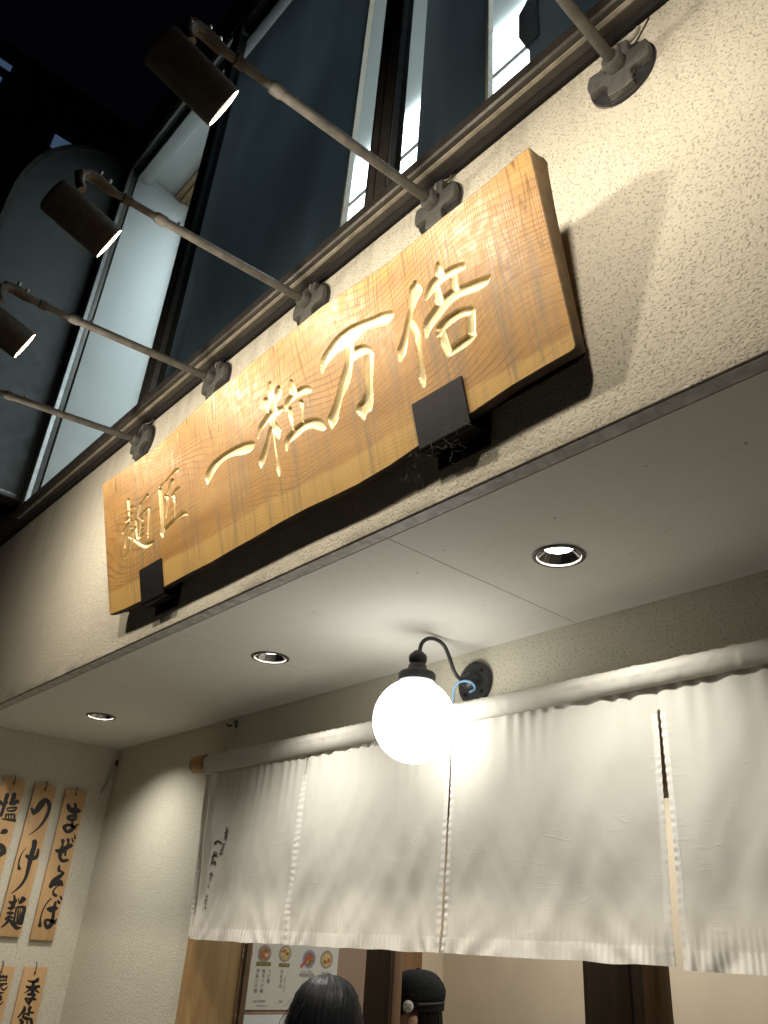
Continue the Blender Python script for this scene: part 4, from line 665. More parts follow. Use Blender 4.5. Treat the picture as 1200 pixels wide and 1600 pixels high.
# ------------------------------------------------------------------ dark boards standing behind the panes
def dark_board(x0, x1, label, z0=3.842, z1=6.70):
    t = thing('dark_board', label, 'board', ((x0 + x1) / 2, 1.26, z0), 'boards standing behind the upper panes')
    MB().box(x0, x1, 1.250, 1.270, z0, z1, 0.001).build('face', M['board_dk'], t, smooth=False)
    return t
t = dark_board(-3.50, -1.935, 'wide dark blue board with a beige edge behind the middle upper pane')
MB().box(-1.9345, -1.924, 1.2505, 1.276, 3.842, 6.70).build('edge_strip', M['beige_edge'], t, smooth=False)
t = dark_board(-1.492, -1.160, 'narrow dark board with a beige edge left of the brightest gap in the upper windows')
MB().box(-1.1595, -1.148, 1.2505, 1.274, 3.842, 6.70).build('edge_strip', M['beige_edge'], t, smooth=False)
t = dark_board(-0.972, 0.24, 'black board with a latch block right of the brightest gap in the upper windows')
MB().prism([(-0.9725, 1.246, 4.39), (-1.008, 1.246, 4.35), (-1.010, 1.246, 4.225), (-0.985, 1.246, 4.15), (-0.93, 1.246, 4.15), (-0.93, 1.246, 4.39)], (0, 0.03, 0)).build('latch_block', M['black_steel'], t, smooth=False)

UL = thing('ceiling_lamp', 'bright white fluorescent panel lamp on the upstairs ceiling', 'lamp', (-2.4, 2.6, 6.80))
MB().box(-4.6, 1.2, 2.34, 2.535, 6.795, 6.8285).build('diffuser', M['tube'], UL, smooth=False)
MB().box(-4.6, 1.2, 2.562, 2.98, 6.785, 6.8285).build('diffuser', M['tube'], UL, smooth=False)
MB().box(-4.62, 1.22, 2.536, 2.561, 6.79, 6.8287).build('joint', M['cable'], UL, smooth=False)
area('room_light', (0, 0, -0.06), (0, 0, -1), UP_W, COOL, 5.0, 0.6, parent=UL)
SL = thing('shop_lamp', 'flat ceiling lamp lighting the shop inside the doorway', 'lamp', (-2.2, 3.05, 2.58))
MB().box(-3.0, -1.2, 2.85, 3.25, 2.575, 2.6005, 0.004).build('diffuser', M['shoplens'], SL)
area('shop_light', (0, 0, -0.02), (0, 0, -1), SHOP_W, SOFT, 1.7, 0.36, parent=SL)

# distant tower with a few dim windows
FT = thing('distant_building', 'dark distant tower with small bluish lit windows above the street', 'building', (-15, 2, 0))
MB().box(-22, -15, -1.5, 6, -0.1, 19.2).build('wall', M['far_wall'], FT, smooth=False)
for y0, y1, z0, z1 in ((-0.30, 0.50, 18.40, 18.56), (0.02, 0.42, 17.92, 18.06), (-0.2, 0.20, 17.44, 17.54), (1.78, 2.35, 17.05, 17.45)):
    w = MB().box(-15.0, -14.96, y0, y1, z0, z1).build('window', M['farlit'], FT, smooth=False)

# ================================================================== CARVED SIGN BOARD
def sign_board():
    n = Vector((0, 0.958, 0.287)).normalized()         # into the wall
    X, Yv, Z = Vector((1, 0, 0)), Vector((0, -n.z, n.y)), -n
    mw = Matrix(((X.x, Yv.x, Z.x, -0.79), (X.y, Yv.y, Z.y, 1.137), (X.z, Yv.z, Z.z, 2.733), (0, 0, 0, 1)))
    t = thing('shop_sign', 'long golden brown wooden shop board with carved gilt calligraphy tilting over the entrance', 'sign')
    t.matrix_world = mw
    t.location = mw.translation; t.rotation_euler = mw.to_euler()
    top = [(-2.265, .508), (-2.18, .507), (-2.086, .504), (-1.95, .497), (-1.819, .495), (-1.70, .499), (-1.6, .510), (-1.48, .521), (-1.375, .528), (-1.24, .526), (-1.119, .530), (-.95, .528), (-.779, .532), (-.64, .522), (-.499, .510), (-.39, .511), (-.275, .516), (-.122, .516), (-0.01, .524), (0.011, .522), (0.0125, .512)]
    bot = [(0.006, .010), (0.001, .0), (-0.012, -.003), (-.085, -.004), (-.177, -.007), (-.3, -.019), (-.42, -.025), (-.5, -.031), (-.6, -.041), (-.731, -.046), (-.85, -.043), (-.96, -.038), (-1.09, -.038), (-1.226, -.042), (-1.36, -.044), (-1.493, -.048), (-1.64, -.046), (-1.789, -.047), (-1.971, -.055), (-2.12, -.052), (-2.25, -.045), (-2.262, -.036)]
    outl = [Vector(p) for p in top + bot]
    # fine relief grid
    GX0, GX1, GY0, GY1, ST = -2.130, -0.150, 0.090, 0.432, 0.0016
    nx = int(round((GX1 - GX0) / ST)); ny = int(round((GY1 - GY0) / ST))
    gx = GX0 + ST * np.arange(nx + 1); gy = GY0 + ST * np.arange(ny + 1)
    H = np.zeros((nx + 1, ny + 1)); who = -np.ones((nx + 1, ny + 1), int)
    for ci, key in enumerate(('men', 'sho', 'ichi', 'ryu', 'man', 'bai')):
        for st in CARVED[key]:
            L, Rr = stroke_outline(st, 3)
            C_ = [(a + c) / 2 for a, c in zip(L, Rr)]
            L = [c + (a - c) * 1.13 for a, c in zip(L, C_)]; Rr = [c + (a - c) * 1.13 for a, c in zip(Rr, C_)]
            poly = np.array(L + Rr[::-1])
            i0 = max(0, int((poly[:, 0].min() - GX0) / ST) - 1); i1 = min(nx, int((poly[:, 0].max() - GX0) / ST) + 2)
            j0 = max(0, int((poly[:, 1].min() - GY0) / ST) - 1); j1 = min(ny, int((poly[:, 1].max() - GY0) / ST) + 2)
            A, Bq = np.meshgrid(gx[i0:i1 + 1], gy[j0:j1 + 1], indexing='ij')
            inside = np.zeros(A.shape, bool); dist = np.full(A.shape, 9.0)
            # union of the ribbon's quads
            for k in range(len(L) - 1):
                q = [L[k], L[k + 1], Rr[k + 1], Rr[k]]
                c = np.zeros(A.shape, bool)
                for e in range(4):
                    x1, y1 = q[e]; x2, y2 = q[(e + 1) % 4]
                    if y1 == y2: continue
                    hit = ((y1 > Bq) != (y2 > Bq)) & (A < (x2 - x1) * (Bq - y1) / (y2 - y1) + x1)
                    c ^= hit
                inside |= c
            for e in range(len(poly)):
                x1, y1 = poly[e]; x2, y2 = poly[(e + 1) % len(poly)]
                dx, dy = x2 - x1, y2 - y1; l2 = dx * dx + dy * dy
                if l2 == 0: continue
                tt = np.clip(((A - x1) * dx + (Bq - y1) * dy) / l2, 0, 1)
                dist = np.minimum(dist, np.hypot(A - x1 - tt * dx, Bq - y1 - tt * dy))
            R0 = 0.013
            d = np.where(inside, 0.0085 * np.sqrt(np.clip(1 - (1 - np.clip(dist / R0, 0, 1)) ** 2, 0, 1)), 0)
            sub = H[i0:i1 + 1, j0:j1 + 1]; sw = who[i0:i1 + 1, j0:j1 + 1]
            sw[d > sub] = ci
            np.maximum(sub, d, out=sub)
    Hs = H.copy()
    for _ in range(1):
        Hs[1:-1, 1:-1] = (2 * Hs[1:-1, 1:-1] + Hs[:-2, 1:-1] + Hs[2:, 1:-1] + Hs[1:-1, :-2] + Hs[1:-1, 2:]) / 6
    Hs[H == 0] *= 0.35
    Hs[0] = Hs[-1] = 0; Hs[:, 0] = Hs[:, -1] = 0
    cellH = (H[:-1, :-1] + H[1:, :-1] + H[:-1, 1:] + H[1:, 1:]) / 4
    cellW = np.maximum.reduce([who[:-1, :-1], who[1:, :-1], who[:-1, 1:], who[1:, 1:]])
    cellW[cellH < 0.0007] = -1
    vid = np.arange((nx + 1) * (ny + 1)).reshape(nx + 1, ny + 1)
    quads = np.stack([vid[:-1, :-1], vid[1:, :-1], vid[1:, 1:], vid[:-1, 1:]], -1).reshape(-1, 4)
    PX, PY = np.meshgrid(gx, gy, indexing='ij')
    P3 = np.stack([PX, PY, -Hs], -1).reshape(-1, 3)
    cw = cellW.reshape(-1)
    def grid_mesh(name, sel, m, parent):
        q = quads[sel]; u, inv = np.unique(q, return_inverse=True); inv = inv.reshape(-1, 4)
        me = bpy.data.meshes.new(name)
        me.from_pydata(P3[u].tolist(), [], inv.tolist()); me.materials.append(m); me.shade_smooth()
        o = bpy.data.objects.new(name, me); COL.objects.link(o); o.parent = parent
        return o
    face = grid_mesh('board_face', cw == -1, M['cedar'], t)
    for ci in range(6): grid_mesh('carved_character', cw == ci, M['gold'], t)
    # rest of the face, around the relief rectangle, plus rounded edge, ends and back
    bm = MB()
    rect = [Vector((GX0, GY0)), Vector((GX1, GY0)), Vector((GX1, GY1)), Vector((GX0, GY1))]
    inset = []
    N = len(outl)
    for i in range(N):
        a, c = outl[i - 1], outl[(i + 1) % N]; d = (c - a).normalized()
        inset.append(outl[i] + Vector((d.y, -d.x)) * 0.004)
    vs = inset + rect
    es = [(i, (i + 1) % N) for i in range(N)] + [(N + i, N + (i + 1) % 4) for i in range(4)]
    V, E, F, *_ = geometry.delaunay_2d_cdt(vs, es, [], 2, 1e-7)
    vv = [bm.b.verts.new((v.x, v.y, 0)) for v in V]
    for f in F:
        c = sum((V[i] for i in f), Vector((0, 0))) / len(f)
        if GX0 < c.x < GX1 and GY0 < c.y < GY1: continue
        bm.b.faces.new([vv[i] for i in f])
    rest = bm.build('face_margin', M['cedar'], face, smooth=False, local=True)
    e = MB(); rings = [[(p.x, p.y, 0) for p in inset]]
    def off(dx, z):
        r = []
        for i in range(N):
            a, c = outl[i - 1], outl[(i + 1) % N]; d = (c - a).normalized(); nn = Vector((d.y, -d.x))
            w = noise.noise(Vector((outl[i].x * 7, outl[i].y * 7, z * 30))) * 0.006
            lowe = 1.0 if outl[i].y < 0.06 else 0.0
            p = outl[i] + nn * (dx + (w if z < -0.01 else 0) + lowe * (max(0, -z - 0.02) ** 2) * 9)
            r.append((p.x, p.y, z))
        return r
    for dx, z in ((0.0012, -0.0012), (0, -0.005), (0.0, -0.02), (0.001, -0.04), (0.003, -0.06), (0.010, -0.076), (0.022, -0.082)): rings.append(off(dx, z))
    e.rings(rings, True, False)
    e.b.faces.ensure_lookup_table()
    e.poly([Vector(p) for p in rings[-1]][::-1])
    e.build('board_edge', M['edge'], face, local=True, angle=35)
    # hidden hangers to the wall
    for u in (-1.9, -0.4):
        MB().box(u - 0.03, u + 0.03, 0.30, 0.36, -0.165, -0.083).build('hanger', M['black_steel'], t, local=True, smooth=False)
    return t, mw
SIGN, SMW = sign_board()
def bracket(u0, u1, v1, label):
    w = SMW @ Vector(((u0 + u1) / 2, -0.05, -0.05))
    t = thing('sign_bracket', label, 'bracket', tuple(w), 'black steel brackets under the board')
    # J-shaped strip following the board: wall plate, shelf, front lip
    vb = -0.030 if u0 > -1 else -0.055
    prof = [Vector((0.006, v1)), Vector((0.006, vb - 0.010))]
    for i in range(5):
        a = R(180 + 90 * i / 4); prof.append(Vector((-0.006 - 0.012 * math.cos(a) * 1.0 - 0.0, vb - 0.010 + 0.012 * math.sin(a))))
    prof += [Vector((-0.105, vb - 0.022))]
    th = 0.005; outer = []; n = len(prof)
    pts = [SMW @ Vector((u0, p.y, p.x)) for p in prof]
    b = MB(); rr = []
    for i, p in enumerate(prof):
        a = prof[max(i - 1, 0)]; c = prof[min(i + 1, n - 1)]; d = (c - a).normalized(); nn = Vector((d.y, -d.x))
        q = p + nn * th
        rr.append([SMW @ Vector((u0, p.y, p.x)), SMW @ Vector((u1, p.y, p.x)), SMW @ Vector((u1, q.y, q.x)), SMW @ Vector((u0, q.y, q.x))])
    b.rings(rr); b.build('strap', M['black_steel'], t, angle=30)
    w0 = SMW @ Vector((u0, vb - 0.022, -0.10))
    MB().box(u0 - 0.79, u1 - 0.79, YF - 0.008, YF - 0.001, w0.z - 0.05, w0.z + 0.06, 0.001).build('wall_plate', M['black_steel'], t)
    return t
bracket(-0.484, -0.311, 0.083, 'broad black steel bracket under the right part of the wooden board')
bracket(-1.982, -1.815, 0.062, 'black steel bracket under the left end of the wooden board')

# ================================================================== SPOTLIGHT ARMS
def spot_proto():
    t = thing('sign_spotlight', '', 'spotlight')
    # flange on the wall, wall is the plane y=0, outwards is -y
    fy = Matrix(((1.3, 0, 0, 0), (0, 0, -1, 0), (0, 1.3, 0, 0), (0, 0, 0, 1)))      # local z -> -y
    f = MB().lathe([(0.001, 0.001), (0.072, 0.001), (0.074, 0.004), (0.073, 0.010), (0.069, 0.012), (0.001, 0.012)], fy, 40).build('flange', M['lamp_black'], t, local=True)
    b = MB(); pts = []
    for i in range(96):
        a = 2 * math.pi * i / 96
        q = abs(((a - math.pi / 4) % (math.pi / 2)) - math.pi / 4)   # distance to a lobe axis
        notch = max(0.0, 1 - ((math.pi / 4 - q) / 0.34) ** 2) ** 0.5 if abs(math.pi / 4 - q) < 0.34 else 0.0
        r = 1.3 * (0.069 - 0.028 * notch)
        pts.append((r * math.cos(a), -0.0125, r * math.sin(a)))
    top = [(x * 0.97, -0.0335, z * 0.97) for x, y, z in pts]; mid = [(x, -0.031, z) for x, y, z in pts]
    inn = [(x * 0.40, -0.0375, z * 0.40) for x, y, z in pts]
    b.rings([pts, mid, top, inn]); b.build('boss', M['flange'], f, local=True, angle=25)
    MB().lathe([(0.0215, 0.034), (0.0215, 0.064), (0.0195, 0.068), (0.015, 0.068)], fy, 28, True).build('hub', M['flange'], f, local=True)
    for a in (0, 90, 180, 270):
        x, z = 0.068 * math.cos(R(a)), 0.068 * math.sin(R(a))
        MB().lathe([(0.009, 0.0125), (0.009, 0.020), (0.0075, 0.0225), (0.0005, 0.0228)], Matrix.Translation((x, 0, z)) @ fy, 6).build('bolt', M['bolt'], f, local=True, angle=20)
    MB().tube([(-0.026, -0.05, 0.0), (-0.036, -0.05, 0.0)], 0.004, 8).build('set_screw', M['bolt'], f, local=True)
    # two telescoping tubes
    p = MB().tube([(0, -0.055, 0.0), (0, -0.20, -0.012), (0, -0.40, -0.029), (0, -0.615, -0.045)], 0.0152, 20).build('outer_tube', M['pipe'], t, local=True)
    MB().tube([(0, -0.600, -0.0440), (0, -0.606, -0.0444), (0, -0.632, -0.0462), (0, -0.640, -0.0468)], [0.0160, 0.0185, 0.0185, 0.0150], 20).build('collar', M['pipe'], p, local=True)
    MB().tube([(0, -0.56, -0.020), (0, -0.56, -0.014)], [0.004, 0.006], 8).build('thumb_screw', M['bolt'], p, local=True)
    i_ = MB().tube([(0, -0.632, -0.0462), (0, -0.79, -0.056)], 0.0122, 18).build('inner_tube', M['pipe'], t, local=True)
    MB().tube([(0, -0.722, -0.052), (0, -0.748, -0.0535)], 0.017, 18).build('ferrule', M['can'], i_, local=True)
    # knuckle
    k = MB(); k.tube([(0, -0.775, -0.055), (0, -0.80, -0.055), (0.0, -0.835, -0.047), (0.002, -0.868, -0.052), (0.006, -0.885, -0.078), (0.010, -0.880, -0.108), (0.014, -0.868, -0.132)], [0.014, 0.017, 0.019, 0.019, 0.017, 0.014, 0.013], 14)
    kn = k.build('knuckle', M['can'], t, local=True)
    for q in ((-0.0, -0.80, -0.036), (0.0, -0.832, -0.026)):
        MB().tube([q, (q[0], q[1], q[2] + 0.016)], [0.0055, 0.0075], 8).build('wing_screw', M['bolt'], kn, local=True)
    MB().tube([(-0.022, -0.878, -0.07), (0.026, -0.884, -0.07)], 0.0065, 8).build('pivot_bolt', M['bolt'], kn, local=True)
    # lamp can
    ax = Vector((0.056, 0.941, -0.337)).normalized(); c = Vector((0.0, -0.842, -0.222))
    m = frame_to(c, ax)
    h = MB().lathe([(0.001, -0.100), (0.050, -0.100), (0.055, -0.096), (0.0565, -0.088), (0.0572, -0.0865), (0.0572, 0.1), (0.0545, 0.1005), (0.0535, 0.098), (0.0535, 0.03), (0.001, 0.03)], m, 40).build('lamp_can', M['can'], t, local=True, angle=50)
    MB().disc(0.0533, 0.088, m, 36).build('lens', M['lens'], h, local=True, smooth=False)
    l = area('spot_light', tuple(c + ax * 0.092), tuple(ax), SPOT_W, WARM, 0.10, None, 180, parent=t)
    # cable up into the sill
    MB().tube(crom([(0.010, -0.03, 0.050), (0.004, -0.032, 0.082), (0.022, -0.014, 0.105), (0.046, -0.008, 0.118), (0.058, -0.006, 0.14)], 5), 0.006, 8).build('cable', M['cable'], f, local=True)
    MB().tube(crom([(0.03, -0.02, 0.055), (0.044, -0.008, 0.085), (0.066, -0.006, 0.115), (0.09, -0.008, 0.145)], 5), 0.0022, 6).build('thin_cable', M['cable_dark'], f, local=True)
    return t
SPOT_L = ['rightmost spotlight arm on a fully visible flange, its lamp out of frame',
          'topmost lit spotlight can on its grey arm before the middle upper window',
          'second lit spotlight can from the top, hanging before the blade sign',
          'lowest lit spotlight can, cut by the left edge of the photo',
          'lowest spotlight arm, near the left end of the wooden board']
proto = spot_proto()
for i, (x, z) in enumerate(((-0.643, 3.598), (-1.313, 3.637), (-1.977, 3.655), (-2.642, 3.652), (-3.304, 3.638))):
    o = proto if i == 0 else copy_tree(proto)
    o.location = (x, YF, z)
    o['label'] = SPOT_L[i]; o['group'] = 'spotlight arms over the wooden board'
    o.rotation_euler = (0, 0, R((0, 0, 1, 0, -1)[i]))
proto.rotation_euler = (0, R(0), R(3.5))
def aim(o, ang, k, name):
    """turn one lamp head about its knuckle; its lamp gets a strength of its own"""
    m = Matrix.Translation((0.01, -0.875, -0.1)) @ Matrix.Rotation(R(ang), 4, 'Z') @ Matrix.Translation((-0.01, 0.875, 0.1))
    for c in o.children:
        if c.name.startswith(('lamp_can', 'spot_light')): c.matrix_basis = m @ c.matrix_basis
        if c.type == 'LIGHT':
            c.data = c.data.copy(); c.data.energy = SPOT_W * k
SPOTS = [proto] + [o for o in bpy.data.objects if o.name.startswith('sign_spotlight.')]
SPOTS.sort(key=lambda o: -o.location.x)
aim(SPOTS[0], -8, 0.85, 'right')
aim(SPOTS[4], 22, 1.1, 'left')

# ================================================================== DOWNLIGHTS
def down_proto():
    t = thing('downlight', '', 'downlight')
    MB().lathe([(0.066, 0.002), (0.0735, -0.0005), (0.0735, -0.003), (0.070, -0.005), (0.0625, -0.0045), (0.0605, 0.002)], None, 48).build('rim', M['rim'], t, local=True)
    r = MB().lathe([(0.0603, 0.0015), (0.057, 0.0065), (0.0505, 0.0155), (0.0425, 0.0262)], None, 48).build('reflector', M['reflector'], t, local=True)
    MB().disc(0.0424, 0.0258, None, 36).build('lens', M['downlens'], t, local=True, smooth=False)
    area('down_light', (0, 0, 0.0250), (0, 0, -1), DOWN_W, SOFT, 0.076, None, 132, parent=t)
    return t
dp = down_proto()
for i, (x, y) in enumerate(DOWN):
    o = dp if i == 0 else copy_tree(dp)
    o.location = (x, y, ZS)
    o['label'] = ['brightly lit recessed downlight at the right of the soffit', 'recessed downlight on the soffit seam left of the globe lamp', 'leftmost recessed downlight of the soffit, near the plaque wall'][i]
    o['group'] = 'downlights in the soffit'

# ================================================================== GLOBE WALL LAMP
G = thing('wall_lamp', 'lit white globe on a black gooseneck arm in front of the entrance curtain', 'lamp', (-1.967, YB, 2.449))
gx_ = -1.967
fy = lambda x, y, z: Matrix(((1, 0, 0, x), (0, 0, -1, y), (0, 1, 0, z), (0, 0, 0, 1)))
pl = MB().lathe([(0.001, 0.001), (0.0765, 0.001), (0.078, 0.006), (0.0775, 0.014), (0.072, 0.019), (0.069, 0.019), (0.066, 0.0165), (0.040, 0.0175), (0.036, 0.022), (0.030, 0.046), (0.018, 0.056), (0.001, 0.057)], fy(gx_, YB, 2.449), 44).build('wall_plate', M['lamp_black'], G)
for a in (45, 135, 225, 315):
    MB().lathe([(0.007, 0.016), (0.007, 0.021), (0.005, 0.023), (0.0005, 0.0232)], fy(gx_ + 0.054 * math.cos(R(a)), YB, 2.449 + 0.054 * math.sin(R(a))), 12).build('screw', M['black_steel'], pl)
MB().tube(crom([(gx_, 2.048, 2.449), (gx_, 2.015, 2.445), (gx_, 1.985, 2.463), (gx_, 1.958, 2.51), (gx_, 1.930, 2.545), (gx_, 1.890, 2.5565), (gx_, 1.850, 2.548), (gx_, 1.822, 2.522), (gx_, 1.812, 2.478)], 6), 0.0070, 14).build('arm', M['lamp_black'], G)
cp = MB().lathe([(0.009, 2.494), (0.014, 2.492), (0.020, 2.485), (0.029, 2.478), (0.031, 2.470), (0.030, 2.456), (0.027, 2.451), (0.026, 2.446), (0.031, 2.440), (0.033, 2.430), (0.036, 2.424), (0.058, 2.416), (0.0625, 2.410), (0.063, 2.396), (0.061, 2.385), (0.001, 2.385)], Matrix.Translation((gx_, 1.808, 0)), 40).build('cap', M['lamp_black'], G)
MB().sphere(0.135, Matrix.Translation((gx_, 1.804, 2.2565)), 40, 26).build('globe', M['globe'], G)
MB().tube(crom([(-1.925, 2.02, 2.392), (-1.914, 2.035, 2.405), (-1.921, 2.03, 2.424), (-1.947, 2.022, 2.436), (-1.983, 2.02, 2.434), (-2.005, 2.022, 2.410), (-2.008, 2.025, 2.372)], 6), 0.0042, 8).build('cable', M['blue'], G)
MB().box(-2.045, -1.915, 2.045, 2.075, 2.350, 2.374, 0.004).build('connector_box', M['white_pl'], G)

# ================================================================== NOREN
ZT, ZB = 2.284, 1.598
def fbm(x, y, z, o=3): return noise.fractal(Vector((x, y, z)), 1.0, 2.0, o)
def ridge(v): return 1 - min(1, abs(v) * 5)
EDGE = [(-3.632, -3.590), (-2.832, -2.824), (-1.993, -2.001), (-1.197, -1.208), (-0.392, -0.40)]
def cloth_y(k, x, z):
    """distance of the cloth towards the street for panel k at (x, z)"""
    t = (ZT - z) / (ZT - ZB)
    x0 = EDGE[k][0] + (EDGE[k][1] - EDGE[k][0]) * t; x1 = EDGE[k + 1][0] + (EDGE[k + 1][1] - EDGE[k + 1][0]) * t
    s = (x - x0) / max(1e-6, x1 - x0)
    d = 0.030 * fbm(x * 2.8, z * 0.9, 1.3, 2) * (0.22 + t)
    d += 0.011 * fbm(x * 6.0 - z * 3.0, z * 1.6 + x * 1.5, 4, 2) * (0.15 + t)
    d += 0.0032 * math.sin(2 * math.pi * (x * 15 + 1.3 * fbm(x * 3, 0, k, 2))) * math.exp(-t * 7)
    c1, s1 = math.cos(R(35)), math.sin(R(35))
    d += 0.0024 * fbm((x * c1 + z * s1) * 12, (z * c1 - x * s1) * 1.8, 9 + k, 2) * (0.12 + 0.9 * t * t)
    d += 0.0024 * fbm((x * c1 - z * s1) * 12, (z * c1 + x * s1) * 1.8, 15 + k, 2) * (0.12 + 0.9 * t * t)
    d += 0.0006 * fbm(x * 16, z * 12, 3 + k, 2)
    d += 0.022 * math.sin(math.pi * min(1, max(0, s))) * t ** 1.6
    # fans of creases rising from the bottom corners
    for sx, sg_ in ((0.0, 1), (1.0, -1)):
        u = (s - sx) * sg_; a = math.atan2(max(1e-4, u * 0.8), 0.12 + (1 - t) * 0.69)
        d += 0.0034 * math.sin(a * 17 + k + 3 * fbm(u * 5, t * 2, k, 2)) * math.exp(-u * 3.2) * t ** 1.5
    # puckered stitching beside the slits and along the hem
    for u, on in ((s, k > 0), (1 - s, True)):
        w = u * 0.8
        if w < 0.09 and t > 0.1:
            d += 0.0009 * (0.3 + abs(noise.noise(Vector((k * 3, z * 9, 1)))) * 1.8) * math.sin(2 * math.pi * z / 0.0235 + 2.4 * noise.noise(Vector((k, z * 14, u)))) * math.exp(-((w - 0.008) / 0.013) ** 2)
    if t > 0.86:
        d += 0.0019 * math.sin(2 * math.pi * (x / 0.019) + 4.0 * noise.noise(Vector((x * 20, k, 5)))) * min(1, (t - 0.86) / 0.07)
    if k == 0:   # the first panel's free edge is folded over
        xf = -3.612 + 0.045 * t ** 1.3
        d += -0.030 * math.exp(-((x - xf - 0.012) / 0.016) ** 2) * (0.35 + 0.65 * (1 - t) + 0.1)
        d += 0.016 * math.exp(-((x - xf - 0.055) / 0.022) ** 2)
    if k == 1: d += 0.012 * t * max(0, 1 - s * 4)
    if k == 3: d += 0.020 * t * max(0, 1 - s * 3)
    if k == 2: d += -0.006 * t * max(0, 1 - (1 - s) * 4)
    return d
YC = 2.012
def edge_x(k, t):
    wob = 0.0005 * math.sin(t * 0.686 / 0.0235 * 2 * math.pi) * (1 if t > 0.12 else 0)
    return EDGE[k][0] + (EDGE[k][1] - EDGE[k][0]) * t + wob
def panel_x(k, s, t):
    gl = 0.0 if t < 0.10 else (0.0012, 0.0022, 0.0045)[0 if k == 1 else 1 if k == 2 else 2 if k == 3 else 0] if k else 0
    gr = 0.0 if t < 0.10 else (0.0010, 0.0028, 0.007)[k] if k < 3 else 0
    if k == 3: gl += 0.009 * min(1, max(0, t - 0.2) * 2)
    if k == 2: gr += 0.013 * min(1, max(0, t - 0.2) * 2)
    if k == 2: gl += 0.004 * min(1, max(0, t - 0.12) * 4)
    a = edge_x(k, t) + gl; b = edge_x(k + 1, t) - gr
    return a + (b - a) * s
NO = thing('noren_curtain', 'off-white split entrance curtain with small black calligraphy on its left panel', 'curtain', (-2.0, YC, 2.32))
def sheet(b, k, s_rng, t_rng, ns, nt, off=0.0, both=False):
    vs = []
    for j in range(nt + 1):
        t = t_rng[0] + (t_rng[1] - t_rng[0]) * j / nt
        row = []
        for i in range(ns + 1):
            s = s_rng[0] + (s_rng[1] - s_rng[0]) * i / ns
            x = panel_x(k, s, t)
            z = ZT + (ZB - ZT) * t
            if t > 0.5: z += 0.004 * noise.noise(Vector((x * 9, k, 2))) * (t - 0.5) * 2 - 0.016 * (t - 0.5) * (1 if k == 3 else 0)
            if k == 0 and s < 0.12: z += 0.012 * (t ** 2) * (1 - s / 0.12)
            row.append(b.b.verts.new((x, YC - cloth_y(k, x, z) - off, z)))
        vs.append(row)
    for j in range(nt):
        for i in range(ns):
            b.b.faces.new((vs[j][i], vs[j][i + 1], vs[j + 1][i + 1], vs[j + 1][i]))
for k in range(4):
    b = MB(); sheet(b, k, (0, 1), (0, 1), 150, 150)
    p = b.build('cloth_panel', M['cloth'], NO, angle=180)
    b = MB(); sheet(b, k, (0, 1), (0.938, 1.0), 220, 8, 0.0030); b.build('hem', M['hem'], p, angle=180)
    b = MB(); sheet(b, k, (0, 0.024), (0.11, 0.938), 5, 220, 0.0008); b.build('side_hem', M['hem'], p, angle=180)
    b = MB(); sheet(b, k, (0.976, 1.0), (0.11, 0.938), 5, 220, 0.0008); b.build('side_hem', M['hem'], p, angle=180)
# sleeve round the rod
def rod_z(x): return 2.346 + (x + 3.65) / 2.8 * (2.316 - 2.346)
b = MB(); rs = []
nseg = 420
for i in range(nseg + 1):
    x = -3.640 + (3.640 - 0.39) * i / nseg
    ring = []
    e = min(1, (x + 3.640) / 0.06)
    for j in range(28):
        a = 2 * math.pi * j / 28
        q = x * 11 + math.sin(a) * 1.6
        r = 0.0315 + 0.0014 * fbm(q, a * 0.8, 3, 2) + 0.0050 * max(0, ridge(1.5 * fbm(x * 13 + math.cos(a) * 1.1, a * 0.7, 8, 2)) - 0.35)
        r += 0.004 * max(0, 1 - e) * math.sin(x * 260 + a)
        zz = rod_z(x) + r * math.sin(a); yy = YC + 0.006 - r * 1.02 * math.cos(a)
        if math.sin(a) < -0.6: zz = zz + (ZT - 0.004 - zz) * 0.75
        ring.append((x, yy, zz))
    rs.append(ring)
b.rings(rs, True, False); b.build('sleeve', M['cloth'], NO, angle=180)
# calligraphy printed on the first panel
def ink_mesh(strokes, place, fat=1.14):
    b = MB(); k = 0
    for st in strokes:
        L, Rr = stroke_outline(st, 3); k += 1
        C_ = [(a + c) / 2 for a, c in zip(L, Rr)]
        L = [c + (a - c) * fat for a, c in zip(L, C_)]; Rr = [c + (a - c) * fat for a, c in zip(Rr, C_)]
        a = [b.b.verts.new(place(p[0], p[1], k)) for p in L]; c = [b.b.verts.new(place(p[0], p[1], k)) for p in Rr]
        for i in range(len(a) - 1):
            b.b.faces.new((a[i], a[i + 1], c[i + 1], c[i]))
    return b
ink_mesh(NOREN_INK, lambda x, z, k: (x, YC - cloth_y(0, x, z) - 0.0022 - 0.00004 * k, z), 1.3).build('lettering', M['ink'], NO, smooth=False)
# the rod it hangs from
RO = thing('curtain_rod', 'wooden curtain rod with a brown end block at the left of the entrance', 'rod', (-2.0, YC, 2.33))
MB().tube([(-3.70, YC + 0.006, rod_z(-3.70)), (1.2, YC + 0.006, rod_z(1.2))], 0.0275, 20).build('pole', M['rod_wood'], RO)
MB().lathe([(0.001, -3.772), (0.036, -3.772), (0.0385, -3.768), (0.0385, -3.752)], frame_to((0, YC + 0.006, rod_z(-3.7)), (1, 0, 0)), 32).build('end_cap', M['dark_end'], RO)
MB().lathe([(0.040, -3.7515), (0.041, -3.745), (0.041, -3.672), (0.036, -3.664), (0.001, -3.664)], frame_to((0, YC + 0.006, rod_z(-3.7)), (1, 0, 0)), 32).build('end_block', M['rod_wood'], RO)
MB().box(-3.73, -3.70, 2.05, 2.0995, rod_z(-3.7) - 0.02, rod_z(-3.7) + 0.02, 0.003).build('wall_mount', M['dark_end'], RO)

